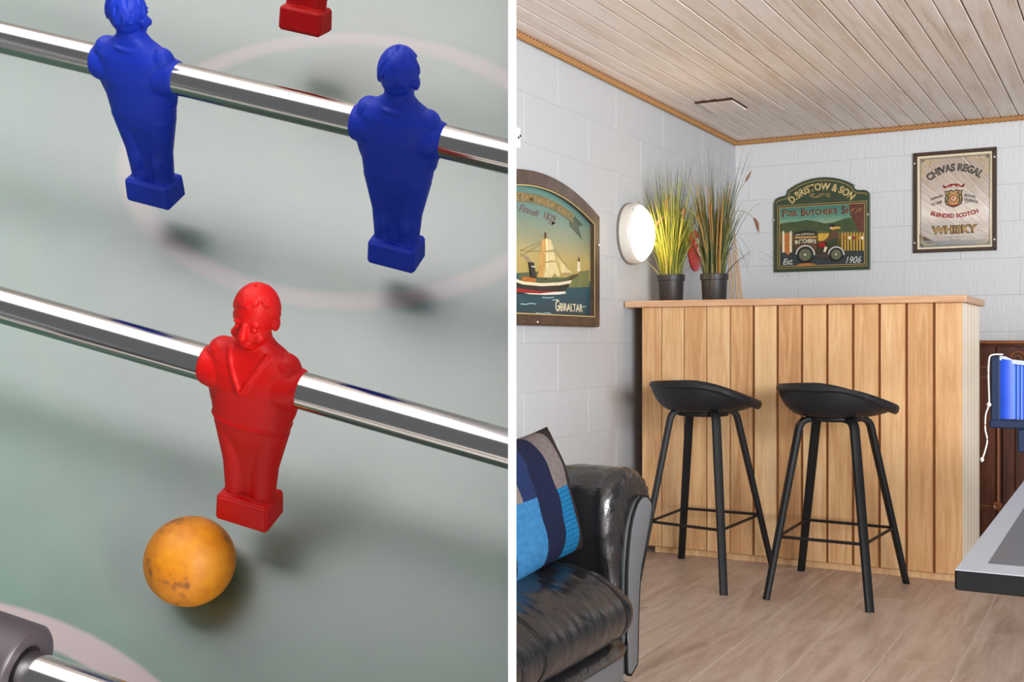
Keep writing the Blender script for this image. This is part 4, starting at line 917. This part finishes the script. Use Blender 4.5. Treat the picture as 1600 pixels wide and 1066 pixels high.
# the field: glossy green laminate with soft edged printed markings
m, t, p = nt('green_field'); L = t.links.new
tc = N(t, 'ShaderNodeTexCoord'); sp_ = N(t, 'ShaderNodeSeparateXYZ'); L(tc.outputs['Object'], sp_.inputs[0])
def fm(op, *a):
    n = N(t, 'ShaderNodeMath', operation=op)
    for i, q in enumerate(a):
        if isinstance(q, (int, float)): n.inputs[i].default_value = q
        else: L(q, n.inputs[i])
    return n.outputs[0]
def ellipse_line(cu, cv, a, b, th, hw, soft):
    x = fm('SUBTRACT', sp_.outputs[0], cu); y = fm('SUBTRACT', sp_.outputs[1], cv); c, s = math.cos(th), math.sin(th)
    xr = fm('DIVIDE', fm('ADD', fm('MULTIPLY', x, c), fm('MULTIPLY', y, s)), a); yr = fm('DIVIDE', fm('ADD', fm('MULTIPLY', x, -s), fm('MULTIPLY', y, c)), b)
    e = fm('MULTIPLY', fm('ABSOLUTE', fm('SUBTRACT', fm('SQRT', fm('ADD', fm('MULTIPLY', xr, xr), fm('MULTIPLY', yr, yr))), 1.0)), b)
    mr = N(t, 'ShaderNodeMapRange', interpolation_type='SMOOTHSTEP'); L(e, mr.inputs['Value']); mr.inputs['From Min'].default_value = hw - soft; mr.inputs['From Max'].default_value = hw + soft; mr.inputs['To Min'].default_value = 1; mr.inputs['To Max'].default_value = 0
    return mr.outputs[0]
k1 = ellipse_line(-.042, .170, .126, .089, .15, .0045, .0030); k2 = ellipse_line(-.085, -.190, .120, .074, 0, .0062, .0012)
kk = fm('MAXIMUM', fm('MULTIPLY', k1, .75), k2)
nz = N(t, 'ShaderNodeTexNoise', i_Scale=26.0, i_Detail=4.0); L(tc.outputs['Object'], nz.inputs['Vector'])
gr = ramp(t, [(.3, (.030, .090, .056)), (.7, (.046, .116, .076))]); L(nz.outputs['Fac'], gr.inputs[0])
mx = N(t, 'ShaderNodeMix', data_type='RGBA'); L(kk, mx.inputs[0]); L(gr.outputs[0], mx.inputs[6]); mx.inputs[7].default_value = (.27, .20, .20, 1)
L(mx.outputs[2], p.inputs['Base Color']); p.inputs['Roughness'].default_value = .36; p.inputs['IOR'].default_value = 2.6; M['field'] = m
bm = bmesh.new(); vs = []
for h in (0, -.008):
    vs.append([bm.verts.new((a, b, h)) for a, b in ((-.56, -.24), (u_end(-.24, h), -.24), (u_end(.46, h), .46), (-.56, .46))])
bm.faces.new(vs[0]); bm.faces.new(vs[1][::-1])
for i in range(4): bm.faces.new((vs[0][i], vs[1][i], vs[1][(i + 1) % 4], vs[0][(i + 1) % 4]))
bmesh.ops.recalc_face_normals(bm, faces=list(bm.faces)); link('playfield', bm, M['field'], ft)
M['tableside'] = mat('table_side', (.03, .03, .032), .5)
link('side_wall', boxm(-.585, -.561, -.24, .46, -.06, .13, bev=.003), M['tableside'], ft)
st = link('stand', boxm(-.03, .03, -.03, .03, 0, 1), M['tableside'], ft)
wp = frame_at(F0) @ Vector((-.2, .1, -.04)); st.matrix_parent_inverse = frame_at(F0).inverted(); st.location = (wp.x, wp.y, 0); st.scale = (1, 1, wp.z)
fb = link('stand_foot', boxm(-.22, .22, -.16, .16, 0, .02, bev=.004), M['tableside'], ft); fb.matrix_parent_inverse = frame_at(F0).inverted(); fb.location = (wp.x, wp.y, 0)

# ---- the players
MM = .001
def capsule(bm, a, b, ra, rb, n=12):
    a, b = Vector(a), Vector(b); d = (b - a); L_ = d.length; d.normalize(); s = d.orthogonal().normalized(); w = d.cross(s)
    pr_ = [(-1, 0)] ; rings = []
    prof = [(ra * math.sin(q), -ra * math.cos(q)) for q in (.3, .7, 1.1, 1.5)] + [(rb * math.cos(q), L_ + rb * math.sin(q)) for q in (0, .4, .8, 1.25)]
    for r, z in prof: rings.append([bm.verts.new(a + d * z + s * r * math.cos(2 * PI * i / n) + w * r * math.sin(2 * PI * i / n)) for i in range(n)])
    for A, B in zip(rings, rings[1:]):
        for i in range(n): bm.faces.new((A[i], A[(i + 1) % n], B[(i + 1) % n], B[i]))
    bm.faces.new(rings[0][::-1]); bm.faces.new(rings[-1])
def ellips(bm, c, r, rot=None):
    q = bmesh.ops.create_icosphere(bm, subdivisions=4, radius=1); 
    for v in q['verts']:
        p = Vector((v.co.x * r[0], v.co.y * r[1], v.co.z * r[2]))
        if rot: p = rot @ p
        v.co = p + Vector(c)
def player_mesh(kind):
    """one moulded figure in millimetres about the rod axis: x along the rod, front at -y"""
    bm = bmesh.new()
    prof = [(-66, 8.0, 4.0, 0), (-58, 7.4, 3.8, 0), (-50, 8.0, 4.4, 0), (-42, 9.6, 5.4, 0), (-34, 12.4, 7.0, 0), (-28, 15.6, 8.8, 0), (-22, 17.6, 9.9, 0), (-15, 18.4, 10.4, 0), (-8, 18.8, 10.9, 0), (-2, 19.2, 11.4, 0), (4, 19.4, 11.2, .2), (9, 18.4, 10.2, .6), (13, 14.8, 8.6, .9), (16, 10.0, 7.2, .9), (19, 7.0, 6.5, .7), (24, 6.5, 6.5, .2)]
    rings = []
    for z, w, d, yo in prof:
        n = 40; rg = []
        for i in range(n):
            a = 2 * PI * i / n; c, s = math.cos(a), math.sin(a); e = 2.5 if -8 < z < 10 else 2.2
            rg.append(Vector((w * math.copysign(abs(c) ** (2 / e), c), yo + d * math.copysign(abs(s) ** (2 / e), s), z)))
        rings.append(rg)
    loft(bm, rings)
    # foot block, wider at the toe
    r = bmesh.ops.create_cube(bm, size=1)
    for v in r['verts']:
        up = v.co.z > 0; v.co = Vector((v.co.x * (26.0 if not up else 25.4), v.co.y * (18.5 if not up else 17.5) , -75.5 + (0 if not up else 14.0)))
    bmesh.ops.bevel(bm, geom=list({e for v in r['verts'] for e in v.link_edges}), offset=1.2, segments=2, affect='EDGES')
    # arms down the sides, hands on the hips
    for s in (-1, 1):
        capsule(bm, (s * 14.2, .6, 8.0), (s * 16.2, 1.0, -4.0), 6.8, 5.8, 16); capsule(bm, (s * 16.2, 1.0, -4.0), (s * 15.4, .2, -14.0), 5.8, 4.4, 16); capsule(bm, (s * 15.4, -.2, -12.5), (s * 11.5, -4.6, -14.5), 3.8, 3.2, 12)
        capsule(bm, (s * 9.2, .2, -24), (s * 6.9, 0, -44), 8.2, 6.2, 20); capsule(bm, (s * 6.9, 0, -44), (s * 6.1, 0, -66), 6.2, 5.3, 20); ellips(bm, (s * 6.2, 2.6, -50), (4.4, 4.2, 9))
        capsule(bm, (s * 14, 0, 0), (s * 17.6, 0, 0), 10.0, 9.6, 24)
        ellips(bm, (s * 8.8, 1.5, 27.5), (1.5, 2.6, 3.4))
    # head
    ellips(bm, (0, 1.2, 31.0), (8.7, 10.0, 11.4)); ellips(bm, (0, -2.2, 24.5), (6.9, 7.4, 8.4)); ellips(bm, (0, -4.2, 19.4), (4.4, 4.4, 3.2))
    capsule(bm, (0, -9.0, 29.5), (0, -11.0, 24.6), 1.2, 1.9)                     # nose
    for s in (-1, 1): ellips(bm, (s * 3.2, -7.7, 29.8), (2.6, 1.2, .9)); ellips(bm, (s * 3.6, -8.3, 27.6), (1.5, .9, .9)); ellips(bm, (s * 4.8, -6.2, 23.6), (2.6, 2.2, 2.4))
    ellips(bm, (0, -9.2, 20.9), (2.6, .9, .6)); ellips(bm, (0, -8.9, 19.6), (2.1, .9, .7))    # lips
    # hair: combed locks
    rnd = random.Random(5)
    for i in range(54):
        th = rnd.uniform(0, 2 * PI); ph0 = rnd.uniform(.1, .5); front = math.sin(th) < -.25; ph1 = ph0 + rnd.uniform(.55, .8) if front else rnd.uniform(1.5, 1.9)
        if front: ph1 = min(ph1, 1.05)
        pts = []
        for q in range(6):
            ph = ph0 + (ph1 - ph0) * q / 5; tt_ = th + .25 * math.sin(q * .5 + i)
            pts.append((9.0 * math.sin(ph) * math.cos(tt_), 1.2 + 10.3 * math.sin(ph) * math.sin(tt_), 31.0 + 11.6 * math.cos(ph)))
        tube(bm, pts, 1.0, 6)
    # shirt: collar, hem
    if kind == 'red':
        for s in (-1, 1):
            tube(bm, [(s * 8.6, -4.5, 15.5), (s * 6.4, -8.6, 10.5), (s * 3.2, -11.0, 4.0), (0, -11.9, -2.5)], 1.15, 8)
    else:
        tube(bm, [(9.0 * math.cos(2 * PI * i / 20), .8 + 8.2 * math.sin(2 * PI * i / 20), 14.2) for i in range(21)], 1.3, 8)
    if kind == 'red': tube(bm, [(17.8 * math.copysign(abs(math.cos(a)) ** .85, math.cos(a)), 10.1 * math.copysign(abs(math.sin(a)) ** .85, math.sin(a)), -20.5) for a in [2 * PI * i / 36 for i in range(37)]], .6, 6)
    bmesh.ops.scale(bm, vec=(MM, MM, MM), verts=list(bm.verts)); bmesh.ops.recalc_face_normals(bm, faces=list(bm.faces))
    me = bpy.data.meshes.new('p'); bm.to_mesh(me); bm.free()
    o = bpy.data.objects.new('p', me); COL.objects.link(o)
    r = o.modifiers.new('r', 'REMESH'); r.mode = 'VOXEL'; r.voxel_size = .00048
    s = o.modifiers.new('s', 'SMOOTH'); s.factor = .5; s.iterations = 6
    me2 = bpy.data.meshes.new_from_object(o.evaluated_get(bpy.context.evaluated_depsgraph_get()))
    bpy.data.objects.remove(o); me2.polygons.foreach_set('use_smooth', [True] * len(me2.polygons)); me2.update(); return me2
M['pred'] = mat('red_plastic', srgb(206, 8, 6), .48, spec=.3, bump=.05, bscale=900); M['pblue'] = mat('blue_plastic', srgb(20, 52, 184), .48, spec=.3, bump=.05, bscale=900)
ME = {'red': player_mesh('red'), 'blue': player_mesh('blue')}
M['chrome'] = mat('chrome_rod', (.52, .505, .495), .14, metal=1)
M['rubber'] = mat('rubber_bumper', (.030, .022, .026), .42)
def rod(label, L0, players, kind, alpha, u0=-.545):
    r = empty('player_rod', label, 'football rod', group='table football rods'); r.matrix_world = frame_at(L0)
    u1 = (-.0013 - L0.x) / U_.x - .0022
    bm = lathe(bmesh.new(), [(.0079, u0), (.008, u0 + .001), (.008, u1)], 48, Matrix.Rotation(PI / 2, 4, 'Y'))
    for v in bm.verts:                                    # the end is cut to butt against the divider board
        if v.co.x > u0 + .01: v.co.x = (-.0013 - L0.x - v.co.y * V_.x - v.co.z * Nn.x) / U_.x
    link('bar', bm, M['chrome'], r, 60)
    for q in players:
        o = link('player', ME[kind], M['pred' if kind == 'red' else 'pblue'], r)
        o['label'] = ('red' if kind == 'red' else 'blue') + ' plastic player figure fixed on the rod'
        o.matrix_basis = Matrix.Translation((q, 0, 0)) @ Matrix.Rotation(-alpha, 4, 'X') @ (Matrix.Rotation(PI, 4, 'Z') if kind == 'blue' else Matrix.Identity(4))
    return r
rod('chrome rod with the one red player whose face shows, just behind the orange ball', P1, [-.0003], 'red', math.radians(35))
rod('chrome rod carrying two blue players with their backs turned', P1 + V_ * SP, [-.1232, .0146], 'blue', math.radians(24))
rod('rod at the top edge of which only a red player\'s foot shows', P1 + V_ * SP * 2, [-.0865], 'red', math.radians(35))
r3 = rod('rod in the lower left corner with a black rubber bumper sleeve', P1 - V_ * SP, [], 'blue', 0)
link('bumper', lathe(bmesh.new(), [(.0095, -.17), (.0150, -.168), (.0172, -.164), (.0172, -.0352), (.0160, -.0337), (.0118, -.0334), (.0095, -.0346), (.0082, -.038)], 48, Matrix.Rotation(PI / 2, 4, 'Y')), M['rubber'], r3, 40)
# the ball
m, t, p = nt('worn_orange_ball'); L = t.links.new; tc = N(t, 'ShaderNodeTexCoord'); n1 = N(t, 'ShaderNodeTexNoise', i_Scale=240.0, i_Detail=5.0); n2 = N(t, 'ShaderNodeTexNoise', i_Scale=70.0, i_Detail=3.0)
for n in (n1, n2): L(tc.outputs['Object'], n.inputs['Vector'])
ad = N(t, 'ShaderNodeMath', operation='MULTIPLY_ADD'); L(n1.outputs['Fac'], ad.inputs[0]); ad.inputs[1].default_value = .6; L(n2.outputs['Fac'], ad.inputs[2])
r = ramp(t, [(.56, srgb(140, 84, 24)), (.70, srgb(204, 122, 10)), (1.0, srgb(220, 142, 16))]); L(ad.outputs[0], r.inputs[0]); L(r.outputs[0], p.inputs['Base Color']); p.inputs['Roughness'].default_value = .5; M['ball'] = m
Dr = Vector(((297 - 800) / FL, 1, -(877 - 533) / FL)); RB = -(Nn.dot(F0)) / (1 - Nn.dot(Dr) * FL / 70)
bc_ = Dr * (FL * RB / 70); bm = bmesh.new(); bmesh.ops.create_uvsphere(bm, u_segments=64, v_segments=40, radius=RB)
bl = link('football', bm, M['ball'], None, 180); bl.location = C2R @ bc_; tag(bl, 'worn orange table football ball below the red player on the green field', 'ball')
